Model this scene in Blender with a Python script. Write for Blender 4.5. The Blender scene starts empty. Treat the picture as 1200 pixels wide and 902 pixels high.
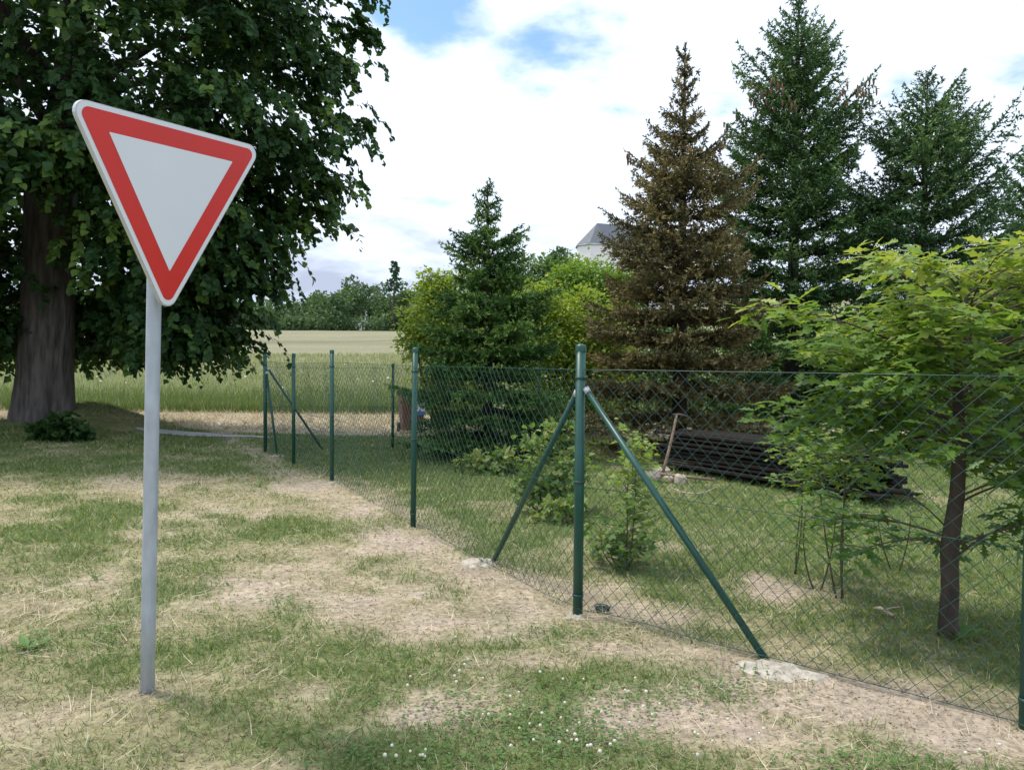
import bpy, math, random
import numpy as np
from mathutils import Matrix, Vector

R = math.radians
SC = bpy.context.scene
COL = SC.collection
rng = np.random.default_rng(7)
random.seed(7)

# ------------------------------------------------------------------ camera
F = 942.0 / 1200.0 * 36.0
CAM_Z = 1.5
cam_data = bpy.data.cameras.new('camera')
cam_data.lens = F
cam_data.sensor_width = 36.0
cam_data.clip_start = 0.05
cam_data.clip_end = 3000.0
cam = bpy.data.objects.new('camera', cam_data)
COL.objects.link(cam)
CAM_ROT = Matrix.Rotation(R(90 - 1.52), 3, 'X') @ Matrix.Rotation(R(0.6), 3, 'Z')
cam.matrix_world = Matrix.Translation((0, 0, CAM_Z)) @ CAM_ROT.to_4x4()
SC.camera = cam

# ------------------------------------------------------------------ sky, sun, exposure
SUN_DIR = Vector((-0.42, 0.22, 1.0)).normalized()      # towards the sun: high, from the left
SUN_EL = math.asin(SUN_DIR.z)
SUN_AZ = math.atan2(SUN_DIR.x, SUN_DIR.y)

world = bpy.data.worlds.new('World')
SC.world = world
world.use_nodes = True


def build_world():
    nt = world.node_tree
    N, L = nt.nodes, nt.links
    N.clear()
    out = N.new('ShaderNodeOutputWorld')
    bg = N.new('ShaderNodeBackground')
    bg.inputs['Strength'].default_value = 0.088
    sky = N.new('ShaderNodeTexSky')
    sky.sky_type = 'NISHITA'
    sky.sun_disc = False
    sky.sun_elevation = SUN_EL
    sky.sun_rotation = SUN_AZ
    tc = N.new('ShaderNodeTexCoord')
    sep = N.new('ShaderNodeSeparateXYZ')
    L.new(tc.outputs['Generated'], sep.inputs[0])

    def math_node(op, a=None, b=None, clamp=False):
        n = N.new('ShaderNodeMath')
        n.operation = op
        n.use_clamp = clamp
        for i, v in enumerate((a, b)):
            if v is None:
                continue
            if isinstance(v, (int, float)):
                n.inputs[i].default_value = v
            else:
                L.new(v, n.inputs[i])
        return n.outputs[0]
    zz = math_node('MAXIMUM', sep.outputs['Z'], 0.0)
    den = math_node('ADD', zz, 0.22)
    u = math_node('DIVIDE', sep.outputs['X'], den)
    v = math_node('DIVIDE', sep.outputs['Y'], den)
    comb = N.new('ShaderNodeCombineXYZ')
    L.new(u, comb.inputs[0])
    L.new(v, comb.inputs[1])

    def noise(scale, off, detail=6, rough=0.55):
        mp = N.new('ShaderNodeMapping')
        mp.inputs['Location'].default_value = off
        L.new(comb.outputs[0], mp.inputs[0])
        t = N.new('ShaderNodeTexNoise')
        t.inputs['Scale'].default_value = scale
        t.inputs['Detail'].default_value = detail
        t.inputs['Roughness'].default_value = rough
        L.new(mp.outputs[0], t.inputs['Vector'])
        return t.outputs['Fac']
    n1 = noise(1.7, (3.1, 0.4, 0.0))
    n2 = noise(2.6, (7.3, 2.2, 1.0), 7, 0.6)
    # gap of blue sky high up, ragged by the noise
    def blob(px, py, width):
        d = (CAM_ROT @ Vector(((px - 600) / 942.0, (451 - py) / 942.0, -1))).normalized()
        dp = N.new('ShaderNodeVectorMath')
        dp.operation = 'DOT_PRODUCT'
        L.new(tc.outputs['Generated'], dp.inputs[0])
        dp.inputs[1].default_value = d
        mr = N.new('ShaderNodeMapRange')
        mr.inputs['From Min'].default_value = math.cos(width)
        mr.inputs['From Max'].default_value = 1.0
        L.new(dp.outputs['Value'], mr.inputs['Value'])
        return mr.outputs[0]
    gap = math_node('MULTIPLY', blob(490, -42, R(6.3)), 0.3)
    cov = math_node('SUBTRACT', n1, gap)
    rc = N.new('ShaderNodeMapRange')
    rc.interpolation_type = 'SMOOTHSTEP'
    rc.inputs['From Min'].default_value = 0.29
    rc.inputs['From Max'].default_value = 0.40
    L.new(cov, rc.inputs['Value'])
    # cloud shade: bright tops, grey-blue bases, greyer towards the horizon
    low = N.new('ShaderNodeMapRange')
    low.inputs['From Min'].default_value = 0.08
    low.inputs['From Max'].default_value = 0.21
    low.inputs['To Min'].default_value = -0.15
    low.inputs['To Max'].default_value = 0.2
    L.new(sep.outputs['Z'], low.inputs['Value'])
    sh = math_node('ADD', n2, low.outputs[0])
    rs = N.new('ShaderNodeValToRGB')
    e = rs.color_ramp.elements
    e[0].position = 0.30
    e[0].color = (5.4, 6.2, 7.9, 1)
    e[1].position = 0.56
    e[1].color = (10.0, 11.2, 13.2, 1)
    m = rs.color_ramp.elements.new(0.44)
    m.color = (7.6, 8.6, 10.4, 1)
    L.new(sh, rs.inputs[0])
    skyb = N.new('ShaderNodeVectorMath')
    skyb.operation = 'MULTIPLY'
    skyb.inputs[1].default_value = (1.7, 2.0, 2.0)
    L.new(sky.outputs[0], skyb.inputs[0])
    mix = N.new('ShaderNodeMix')
    mix.data_type = 'RGBA'
    L.new(rc.outputs[0], mix.inputs['Factor'])
    L.new(skyb.outputs[0], mix.inputs['A'])
    L.new(rs.outputs[0], mix.inputs['B'])
    L.new(mix.outputs['Result'], bg.inputs['Color'])
    L.new(bg.outputs[0], out.inputs['Surface'])


build_world()
sun_data = bpy.data.lights.new('sun', 'SUN')
sun_data.energy = 2.9
sun_data.angle = R(11)
sun_data.color = (1.0, 0.93, 0.82)
sun = bpy.data.objects.new('sun', sun_data)
COL.objects.link(sun)
sun.rotation_euler = SUN_DIR.to_track_quat('Z', 'Y').to_euler()

SC.render.engine = 'CYCLES'
SC.view_settings.view_transform = 'Standard'
SC.view_settings.look = 'None'
SC.view_settings.gamma = 1.0
SC.view_settings.use_curve_mapping = False
SC.view_settings.exposure = 0.25
SC.cycles.max_bounces = 8
SC.cycles.diffuse_bounces = 4
SC.cycles.transmission_bounces = 4
SC.cycles.caustics_reflective = False
SC.cycles.caustics_refractive = False
SC.cycles.filter_width = 1.5


# ------------------------------------------------------------------ helpers
def vnoise(x, y, seed=0):
    t = np.random.default_rng(1000 + seed).random((256, 256))
    x = np.asarray(x, float)
    y = np.asarray(y, float)
    xi = np.floor(x).astype(int)
    yi = np.floor(y).astype(int)
    fx = x - xi
    fy = y - yi
    fx = fx * fx * (3 - 2 * fx)
    fy = fy * fy * (3 - 2 * fy)
    a = t[xi % 256, yi % 256]
    b = t[(xi + 1) % 256, yi % 256]
    c = t[xi % 256, (yi + 1) % 256]
    d = t[(xi + 1) % 256, (yi + 1) % 256]
    return (a * (1 - fx) + b * fx) * (1 - fy) + (c * (1 - fx) + d * fx) * fy


def fbm(x, y, seed=0, octv=4, gain=0.55):
    s = 0.0
    a = 1.0
    tot = 0.0
    for i in range(octv):
        s = s + a * vnoise(np.asarray(x) * 2 ** i + 17.3 * i, np.asarray(y) * 2 ** i + 9.1 * i, seed + i)
        tot += a
        a *= gain
    return s / tot


def sstep(a, b, x):
    t = np.clip((np.asarray(x, float) - a) / (b - a), 0, 1)
    return t * t * (3 - 2 * t)


LINDEN = (-9.05, 15.6)


def mound(x, y):
    return .40 * np.exp(-((np.asarray(x) + 8.4) / 1.15) ** 2 - ((np.asarray(y) - 16.0) / .9) ** 2)


def hz(x, y):
    """height of the ground"""
    x = np.asarray(x, float)
    y = np.asarray(y, float)
    h = 0.052 * np.maximum(0, y - 23.0) * sstep(20, 34, y)
    h = np.where(y > 215, 0.052 * 192 + 0.035 * (y - 215), h)
    h = h + 7.0 * np.exp(-((x - 45) / 40) ** 2 - ((y - 135) / 55) ** 2)
    d2 = ((x - LINDEN[0]) / 3.2) ** 2 + ((y - LINDEN[1]) / 2.6) ** 2
    h = h + 0.22 * np.exp(-d2)
    h = h + mound(x, y)
    near = 1 - sstep(16, 22, y)
    h = h + near * (0.05 * (fbm(x * 0.5, y * 0.5, 11, 3) - 0.5) + 0.035 * (fbm(x * 2.2, y * 2.2, 12, 3) - 0.5))
    return h


def hz1(x, y):
    return float(hz(np.array([x]), np.array([y]))[0])


def ray(px, py):
    return CAM_ROT @ Vector(((px - 600) / 942.0, (451 - py) / 942.0, -1.0))


def at(px, py, depth):
    d = ray(px, py)
    t = depth / d.y
    return Vector((d.x * t, depth, CAM_Z + d.z * t))


def gnd(px, py):
    d = ray(px, py)
    t = -CAM_Z / d.z
    return (d.x * t, d.y * t)


def mesh_from(name, V, faces, mat, parent=None, smooth=False, attrs=None, uv=None):
    """faces: (n,3) or (n,4) int array, or list of such arrays"""
    V = np.ascontiguousarray(V, dtype=np.float32)
    if not isinstance(faces, list):
        faces = [faces]
    faces = [np.asarray(f, dtype=np.int32) for f in faces if len(f)]
    me = bpy.data.meshes.new(name)
    me.vertices.add(len(V))
    me.vertices.foreach_set('co', V.ravel())
    flat = np.concatenate([f.ravel() for f in faces])
    sizes = np.concatenate([np.full(len(f), f.shape[1], np.int32) for f in faces])
    starts = np.concatenate([[0], np.cumsum(sizes)[:-1]]).astype(np.int32)
    me.loops.add(len(flat))
    me.loops.foreach_set('vertex_index', flat)
    me.polygons.add(len(sizes))
    me.polygons.foreach_set('loop_start', starts)
    me.polygons.foreach_set('loop_total', sizes)
    me.polygons.foreach_set('use_smooth', np.full(len(sizes), bool(smooth)))
    for k, a in (attrs or {}).items():
        a = np.asarray(a, np.float32)
        if a.ndim == 1:
            at_ = me.attributes.new(k, 'FLOAT', 'POINT')
            at_.data.foreach_set('value', a)
        else:
            at_ = me.attributes.new(k, 'FLOAT_COLOR', 'POINT')
            if a.shape[1] == 3:
                a = np.hstack([a, np.ones((len(a), 1), np.float32)])
            at_.data.foreach_set('color', np.ascontiguousarray(a).ravel())
    me.update(calc_edges=True)
    me.validate()
    if mat:
        me.materials.append(mat)
    o = bpy.data.objects.new(name, me)
    COL.objects.link(o)
    if parent:
        o.parent = parent
    return o


def tag(o, label=None, cat=None, group=None, kind=None):
    if label:
        o['label'] = label
    if cat:
        o['category'] = cat
    if group:
        o['group'] = group
    if kind:
        o['kind'] = kind
    return o


def empty(name, loc, label, cat, group=None):
    o = bpy.data.objects.new(name, None)
    COL.objects.link(o)
    o.location = loc
    o.empty_display_size = 0.1
    return tag(o, label, cat, group)


def inv(o, V):
    """world coordinates to the coordinates of an unrotated empty"""
    return np.asarray(V, float) - np.array(o.location)


class MB:
    """collects tubes, boxes and plates into one mesh"""
    def __init__(self):
        self.V, self.T, self.Q, self.n = [], [], [], 0

    def add(self, v, q=None, t=None):
        v = np.asarray(v, float)
        self.V.append(v)
        if q is not None and len(q):
            self.Q.append(np.asarray(q) + self.n)
        if t is not None and len(t):
            self.T.append(np.asarray(t) + self.n)
        self.n += len(v)

    def tube(self, pts, rad, k=8, cap=True):
        pts = np.asarray(pts, float)
        n = len(pts)
        rad = np.broadcast_to(np.asarray(rad, float), (n,))
        tang = np.gradient(pts, axis=0)
        tang /= np.linalg.norm(tang, axis=1)[:, None] + 1e-9
        ref = np.array([0, 0, 1.0]) if abs(tang[0, 2]) < 0.9 else np.array([1.0, 0, 0])
        ang = np.arange(k) / k * 2 * np.pi
        vs = []
        for i in range(n):
            a = np.cross(tang[i], ref)
            a /= np.linalg.norm(a) + 1e-9
            b = np.cross(a, tang[i])
            ref = b if abs(np.dot(b, tang[i])) < 0.9 else ref
            vs.append(pts[i] + rad[i] * (np.cos(ang)[:, None] * a + np.sin(ang)[:, None] * b))
        v = np.concatenate(vs)
        q = []
        for i in range(n - 1):
            for j in range(k):
                q.append((i * k + j, i * k + (j + 1) % k, (i + 1) * k + (j + 1) % k, (i + 1) * k + j))
        t = []
        if cap:
            v = np.vstack([v, pts[0], pts[-1]])
            c0, c1 = n * k, n * k + 1
            for j in range(k):
                t.append((c0, (j + 1) % k, j))
                t.append((c1, (n - 1) * k + j, (n - 1) * k + (j + 1) % k))
        self.add(v, q, t)
        return self

    def box(self, c, size, rot=None, bev=0.0):
        hx, hy, hz_ = (s / 2 for s in size)
        b = min(bev, hx * .9, hy * .9, hz_ * .9)
        if b <= 0:
            v = np.array([(x, y, z) for x in (-hx, hx) for y in (-hy, hy) for z in (-hz_, hz_)])
            q = [(0, 1, 3, 2), (4, 6, 7, 5), (0, 4, 5, 1), (2, 3, 7, 6), (0, 2, 6, 4), (1, 5, 7, 3)]
            t = []
        else:
            v, idx = [], {}
            for sx in (-1, 1):
                for sy in (-1, 1):
                    for sz in (-1, 1):
                        for ax in range(3):
                            p = [sx * (hx - b), sy * (hy - b), sz * (hz_ - b)]
                            p[ax] = (sx * hx, sy * hy, sz * hz_)[ax]
                            idx[(sx, sy, sz, ax)] = len(v)
                            v.append(p)
            v = np.array(v)
            q, t = [], []
            for ax in range(3):
                o1, o2 = [a for a in range(3) if a != ax]
                for s in (-1, 1):
                    f = []
                    for (a, bb) in ((-1, -1), (1, -1), (1, 1), (-1, 1)):
                        k = [0, 0, 0]
                        k[ax] = s
                        k[o1] = a
                        k[o2] = bb
                        f.append(idx[(*k, ax)])
                    q.append(f)
            for ax in range(3):
                o1, o2 = [a for a in range(3) if a != ax]
                for a in (-1, 1):
                    for bb in (-1, 1):
                        f = []
                        for (s, fa) in ((-1, o1), (1, o1), (1, o2), (-1, o2)):
                            k = [0, 0, 0]
                            k[ax] = s
                            k[o1] = a
                            k[o2] = bb
                            f.append(idx[(*k, fa)])
                        q.append(f)
            for sx in (-1, 1):
                for sy in (-1, 1):
                    for sz in (-1, 1):
                        t.append([idx[(sx, sy, sz, a)] for a in range(3)])
        if rot is not None:
            v = v @ np.array(rot).T
        self.add(v + np.asarray(c, float), q, t)
        return self

    def lathe(self, prof, c, k=16, squash=1.0):
        ang = np.arange(k) / k * 2 * np.pi
        v = []
        for r, z in prof:
            v.append(np.stack([np.cos(ang) * r, np.sin(ang) * r * squash, np.full(k, z)], 1))
        v = np.concatenate(v)
        q = []
        for i in range(len(prof) - 1):
            for j in range(k):
                q.append((i * k + j, i * k + (j + 1) % k, (i + 1) * k + (j + 1) % k, (i + 1) * k + j))
        self.add(v + np.asarray(c, float), q)
        return self

    def prism(self, poly, org, ux, uy, un, t0, t1):
        """polygon in a plane (ux,uy) extruded along un from t0 to t1, fan capped (convex)"""
        poly = np.asarray(poly, float)
        n = len(poly)
        org, ux, uy, un = (np.asarray(a, float) for a in (org, ux, uy, un))
        base = org + poly[:, :1] * ux + poly[:, 1:] * uy
        c = base.mean(0)
        v = np.vstack([base + un * t0, base + un * t1, c + un * t0, c + un * t1])
        q = [(i, (i + 1) % n, n + (i + 1) % n, n + i) for i in range(n)]
        t = [(2 * n, (i + 1) % n, i) for i in range(n)] + [(2 * n + 1, n + i, n + (i + 1) % n) for i in range(n)]
        self.add(v, q, t)
        return self

    def build(self, name, mat, parent=None, smooth=False, attrs=None):
        V = np.vstack(self.V)
        if parent is not None:
            V = V - np.array(world_loc(parent))
        fs = []
        if self.Q:
            fs.append(np.vstack(self.Q))
        if self.T:
            fs.append(np.vstack(self.T))
        return mesh_from(name, V, fs, mat, parent, smooth, attrs)


def world_loc(o):
    l = Vector((0, 0, 0))
    while o is not None:
        l += Vector(o.location)
        o = o.parent
    return l


def unit(a):
    a = np.asarray(a, float)
    return a / (np.linalg.norm(a, axis=-1, keepdims=True) + 1e-9)


def scatter(tv, tf, P, D, Nn, S, W=None):
    """place a leaf template (length along +y, normal +z) at P, along D, facing Nn; returns verts, faces"""
    tv = np.asarray(tv, float)
    tf = np.asarray(tf, int)
    D = unit(D)
    X = unit(np.cross(D, Nn))
    Z = np.cross(X, D)
    S = np.broadcast_to(np.asarray(S, float), (len(P),))
    W = S if W is None else np.broadcast_to(np.asarray(W, float), (len(P),))
    V = (P[:, None, :] + W[:, None, None] * tv[None, :, 0, None] * X[:, None, :]
         + S[:, None, None] * (tv[None, :, 1, None] * D[:, None, :] + tv[None, :, 2, None] * Z[:, None, :]))
    k = len(tv)
    Fc = tf[None] + (np.arange(len(P)) * k)[:, None, None]
    return V.reshape(-1, 3), Fc.reshape(-1, tf.shape[1]), k


HEART = ([(0, 0, 0), (.46, .12, .05), (.44, .55, .05), (0, 1.08, -.12), (-.44, .55, .05), (-.46, .12, .05)],
         [(0, 1, 2), (0, 2, 3), (0, 3, 4), (0, 4, 5)])
RHOMB = ([(0, 0, 0), (.36, .45, .07), (0, 1, -.06), (-.36, .45, .07)], [(0, 1, 2), (0, 2, 3)])
NEEDLE = ([(-.5, 0, 0), (.5, 0, 0), (0, 1, 0)], [(0, 1, 2)])


def lobed(half, fold=.05, droop=.14):
    """leaf from half outline [(x,y)...] base to tip"""
    v, f = [], []
    n = len(half)
    for i, (x, y) in enumerate(half):
        z = -droop * y * y
        v += [(0, y * .97, z - fold * .6), (x, y, z + fold * x * 2.5 - .02), (-x, y, z + fold * x * 2.5 - .02)]
    for i in range(n - 1):
        a, b = i * 3, (i + 1) * 3
        f += [(a, a + 1, b + 1), (a, b + 1, b), (a, b, b + 2), (a, b + 2, a + 2)]
    return v, f


OAKLEAF = lobed([(.010, 0), (.11, .20), (.05, .28), (.20, .45), (.07, .52), (.21, .72), (.08, .79), (.02, 1.0)])
MAPLE = lobed([(.01, 0), (.30, -.02), (.16, .16), (.52, .34), (.42, .42), (.20, .48), (.30, .72), (.14, .74), (.02, 1.0)], droop=.2)


# ------------------------------------------------------------------ materials
def new_mat(name):
    m = bpy.data.materials.new(name)
    m.use_nodes = True
    nt = m.node_tree
    b = nt.nodes['Principled BSDF']
    return m, nt, b


def plain(name, col, rough=0.7, metal=0.0, var=0.15, scale=8.0, bump=0.0, bscale=40.0, stretch=(1, 1, 1), spec=0.5, coord='Object'):
    m, nt, b = new_mat(name)
    N, L = nt.nodes, nt.links
    tc = N.new('ShaderNodeTexCoord')
    mp = N.new('ShaderNodeMapping')
    mp.inputs['Scale'].default_value = stretch
    L.new(tc.outputs[coord], mp.inputs[0])
    t = N.new('ShaderNodeTexNoise')
    t.inputs['Scale'].default_value = scale
    t.inputs['Detail'].default_value = 5
    L.new(mp.outputs[0], t.inputs['Vector'])
    rp = N.new('ShaderNodeValToRGB')
    rp.color_ramp.elements[0].position = 0.3
    rp.color_ramp.elements[1].position = 0.7
    rp.color_ramp.elements[0].color = tuple(c * (1 - var) for c in col) + (1,)
    rp.color_ramp.elements[1].color = tuple(min(1, c * (1 + var)) for c in col) + (1,)
    L.new(t.outputs['Fac'], rp.inputs[0])
    L.new(rp.outputs[0], b.inputs['Base Color'])
    b.inputs['Roughness'].default_value = rough
    b.inputs['Metallic'].default_value = metal
    b.inputs['Specular IOR Level'].default_value = spec
    if bump > 0:
        t2 = N.new('ShaderNodeTexNoise')
        t2.inputs['Scale'].default_value = bscale
        t2.inputs['Detail'].default_value = 6
        L.new(mp.outputs[0], t2.inputs['Vector'])
        bp = N.new('ShaderNodeBump')
        bp.inputs['Strength'].default_value = bump
        bp.inputs['Distance'].default_value = 0.02
        L.new(t2.outputs['Fac'], bp.inputs['Height'])
        L.new(bp.outputs[0], b.inputs['Normal'])
    return m


def leaf_mat(name, c0, c1, c2=None, trans=0.35, rough=0.55, tcol=1.35, spec=0.3):
    """colour from the per-leaf attribute 'var'; light passes partly through"""
    m, nt, b = new_mat(name)
    N, L = nt.nodes, nt.links
    a = N.new('ShaderNodeAttribute')
    a.attribute_name = 'var'
    rp = N.new('ShaderNodeValToRGB')
    rp.color_ramp.elements[0].color = tuple(c0) + (1,)
    rp.color_ramp.elements[1].color = tuple(c2 or c1) + (1,)
    if c2:
        e = rp.color_ramp.elements.new(0.6)
        e.color = tuple(c1) + (1,)
    L.new(a.outputs['Fac'], rp.inputs[0])
    L.new(rp.outputs[0], b.inputs['Base Color'])
    b.inputs['Roughness'].default_value = rough
    b.inputs['Specular IOR Level'].default_value = spec
    if trans > 0:
        tr = N.new('ShaderNodeBsdfTranslucent')
        mul = N.new('ShaderNodeVectorMath')
        mul.operation = 'MULTIPLY'
        mul.inputs[1].default_value = (tcol * 1.1, tcol * 1.1, tcol * .55)
        L.new(rp.outputs[0], mul.inputs[0])
        L.new(mul.outputs[0], tr.inputs['Color'])
        mx = N.new('ShaderNodeMixShader')
        mx.inputs[0].default_value = trans
        L.new(b.outputs[0], mx.inputs[1])
        L.new(tr.outputs[0], mx.inputs[2])
        L.new(mx.outputs[0], nt.nodes['Material Output'].inputs['Surface'])
    return m


M = {}
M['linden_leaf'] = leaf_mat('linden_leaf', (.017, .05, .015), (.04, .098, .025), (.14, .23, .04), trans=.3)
M['bark_grey'] = plain('bark_grey', (.10, .088, .082), .9, var=.5, scale=7, bump=1.0, bscale=16, stretch=(1.6, 1.6, .3))
M['bark_dark'] = plain('bark_dark', (.06, .045, .036), .9, var=.35, scale=14, bump=.6, bscale=30, stretch=(1, 1, .4))
M['twig'] = plain('twig', (.09, .065, .045), .85, var=.3, scale=20)
M['spruce_young'] = leaf_mat('spruce_young', (.022, .07, .016), (.068, .155, .034), (.19, .30, .07), trans=.12)
M['spruce_green'] = leaf_mat('spruce_green', (.03, .08, .028), (.085, .175, .055), (.20, .31, .09), trans=.1)
M['spruce_blue'] = leaf_mat('spruce_blue', (.03, .08, .034), (.085, .175, .066), (.19, .30, .10), trans=.1)
M['spruce_brown'] = leaf_mat('spruce_brown', (.05, .058, .026), (.17, .142, .062), (.36, .30, .13), trans=.1)
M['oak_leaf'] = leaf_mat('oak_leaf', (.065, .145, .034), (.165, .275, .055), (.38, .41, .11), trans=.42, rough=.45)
M['sap_leaf'] = leaf_mat('sap_leaf', (.10, .18, .04), (.20, .30, .06), (.40, .42, .14), trans=.4)
M['shrub_leaf'] = leaf_mat('shrub_leaf', (.08, .155, .04), (.16, .26, .06), (.34, .36, .13), trans=.35)
M['yellow_leaf'] = leaf_mat('yellow_leaf', (.13, .21, .035), (.28, .37, .055), (.42, .45, .08), trans=.35)
M['bright_leaf'] = leaf_mat('bright_leaf', (.10, .19, .035), (.19, .31, .05), (.34, .40, .08), trans=.35)
M['mid_leaf'] = leaf_mat('mid_leaf', (.075, .145, .045), (.14, .235, .07), (.22, .30, .08), trans=.3)
M['far_leaf'] = leaf_mat('far_leaf', (.05, .10, .04), (.088, .155, .06), (.135, .20, .09), trans=.25)
M['bush_leaf'] = leaf_mat('bush_leaf', (.02, .055, .016), (.04, .095, .025), (.08, .15, .035), trans=.3)
M['grass'] = leaf_mat('grass', (.095, .165, .045), (.18, .245, .08), (.52, .455, .29), trans=.3, rough=.7)
M['straw'] = leaf_mat('straw', (.30, .245, .165), (.50, .43, .30), (.68, .60, .44), trans=.1, rough=.8)
M['meadow'] = leaf_mat('meadow', (.095, .145, .045), (.16, .21, .082), (.42, .41, .28), trans=.3, rough=.75)
M['clover_leaf'] = leaf_mat('clover_leaf', (.085, .165, .045), (.13, .235, .065), trans=.25)
M['clover_head'] = leaf_mat('clover_head', (.62, .6, .5), (.8, .78, .7), trans=.2)
M['crumb'] = leaf_mat('crumb', (.22, .17, .125), (.40, .325, .25), (.52, .45, .37), trans=0)
M['litter'] = leaf_mat('litter', (.10, .07, .045), (.22, .16, .10), (.40, .31, .20), trans=.1)
M['zinc'] = plain('zinc', (.42, .465, .53), .5, metal=.3, var=.14, scale=22, bump=.05, bscale=120, stretch=(1, 1, .4))
M['sign_white'] = plain('sign_white', (.70, .735, .80), .4, var=.025, scale=2.5)
M['sign_red'] = plain('sign_red', (.62, .026, .022), .35, var=.05, scale=4)
M['alu'] = plain('alu', (.55, .57, .60), .4, metal=.5, var=.06, scale=10)
M['fence_green'] = plain('fence_green', (.010, .072, .056), .38, var=.12, scale=16)
M['fence_wire'] = plain('fence_wire', (.012, .055, .045), .45, var=.15, scale=30)
M['concrete'] = plain('concrete', (.45, .41, .35), .95, var=.35, scale=18, bump=.6, bscale=60)
M['plank'] = plain('plank', (.022, .020, .018), .95, spec=.15, var=.5, scale=6, bump=.35, bscale=20, stretch=(.4, 6, 6))
M['wood'] = plain('wood', (.30, .21, .15), .75, var=.25, scale=8, stretch=(1, 1, 3))
M['dead_wood'] = plain('dead_wood', (.30, .25, .20), .9, var=.35, scale=30)
M['iron'] = plain('iron', (.10, .08, .07), .6, metal=.4, var=.3, scale=14)
M['stone'] = plain('stone', (.46, .38, .32), .9, var=.2, scale=7, bump=.4, bscale=14)
M['hose'] = plain('hose', (.42, .39, .31), .6, var=.1)
M['bin_brown'] = plain('bin_brown', (.16, .062, .042), .5, var=.08, scale=6)
M['rubber'] = plain('rubber', (.02, .02, .02), .7)
M['blue_label'] = plain('blue_label', (.06, .16, .45), .5, var=.05)
M['white_label'] = plain('white_label', (.75, .77, .8), .5, var=.03)
M['plaster'] = plain('plaster', (.80, .78, .76), .9, var=.04, scale=.4)
M['slate'] = plain('slate', (.085, .10, .125), .6, var=.15, scale=2.5)
M['asphalt'] = plain('asphalt', (.34, .35, .36), .9, var=.12, scale=3, bump=.3, bscale=50)
M['cone'] = plain('cone', (.20, .11, .065), .8, var=.3, scale=20)


def ground_mat():
    m, nt, b = new_mat('ground')
    N, L = nt.nodes, nt.links
    a = N.new('ShaderNodeAttribute')
    a.attribute_name = 'Col'
    tc = N.new('ShaderNodeTexCoord')
    n1 = N.new('ShaderNodeTexNoise')
    n1.inputs['Scale'].default_value = 22
    n1.inputs['Detail'].default_value = 8
    n1.inputs['Roughness'].default_value = .7
    L.new(tc.outputs['Object'], n1.inputs['Vector'])
    n2 = N.new('ShaderNodeTexNoise')
    n2.inputs['Scale'].default_value = 3
    n2.inputs['Detail'].default_value = 6
    L.new(tc.outputs['Object'], n2.inputs['Vector'])
    mr = N.new('ShaderNodeMapRange')
    mr.inputs['From Min'].default_value = .3
    mr.inputs['From Max'].default_value = .7
    mr.inputs['To Min'].default_value = .48
    mr.inputs['To Max'].default_value = 1.36
    L.new(n1.outputs['Fac'], mr.inputs['Value'])
    mr2 = N.new('ShaderNodeMapRange')
    mr2.inputs['From Min'].default_value = .3
    mr2.inputs['From Max'].default_value = .7
    mr2.inputs['To Min'].default_value = .85
    mr2.inputs['To Max'].default_value = 1.15
    L.new(n2.outputs['Fac'], mr2.inputs['Value'])
    mm = N.new('ShaderNodeMath')
    mm.operation = 'MULTIPLY'
    L.new(mr.outputs[0], mm.inputs[0])
    L.new(mr2.outputs[0], mm.inputs[1])
    vm = N.new('ShaderNodeVectorMath')
    vm.operation = 'SCALE'
    L.new(a.outputs['Color'], vm.inputs[0])
    L.new(mm.outputs[0], vm.inputs['Scale'])
    L.new(vm.outputs[0], b.inputs['Base Color'])
    b.inputs['Roughness'].default_value = .95
    b.inputs['Specular IOR Level'].default_value = .1
    bp = N.new('ShaderNodeBump')
    bp.inputs['Strength'].default_value = .7
    bp.inputs['Distance'].default_value = .03
    L.new(n1.outputs['Fac'], bp.inputs['Height'])
    L.new(bp.outputs[0], b.inputs['Normal'])
    return m


M['ground'] = ground_mat()

# ------------------------------------------------------------------ layout of the fence (real positions)
CORNER = np.array([0.42, 4.81])
FP = [np.array(gnd(311, 531)), np.array(gnd(344, 544)), np.array(gnd(389, 566)), np.array(gnd(484, 617)), np.array(gnd(677, 720))]
CORNER = FP[-1]
FRIGHT = np.array(gnd(1203, 853))
FBACK = np.array(gnd(460, 528))
FAR_DIR = unit(FBACK - FP[0])
FBACK2 = FBACK + FAR_DIR * 2.6
NEAR_DIR = unit(FP[0] - CORNER)
RIGHT_DIR = unit(FRIGHT - CORNER)


def side(a, d, x, y):
    """signed distance to the left of the line through a along d"""
    return d[0] * (y - a[1]) - d[1] * (x - a[0])


def inside(x, y):
    """> 0 within the garden behind the fence (soft distance)"""
    s1 = -side(CORNER, NEAR_DIR, x, y)       # right of the line running away
    s2 = side(CORNER, RIGHT_DIR, x, y)
    return np.minimum(s1, s2)


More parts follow.
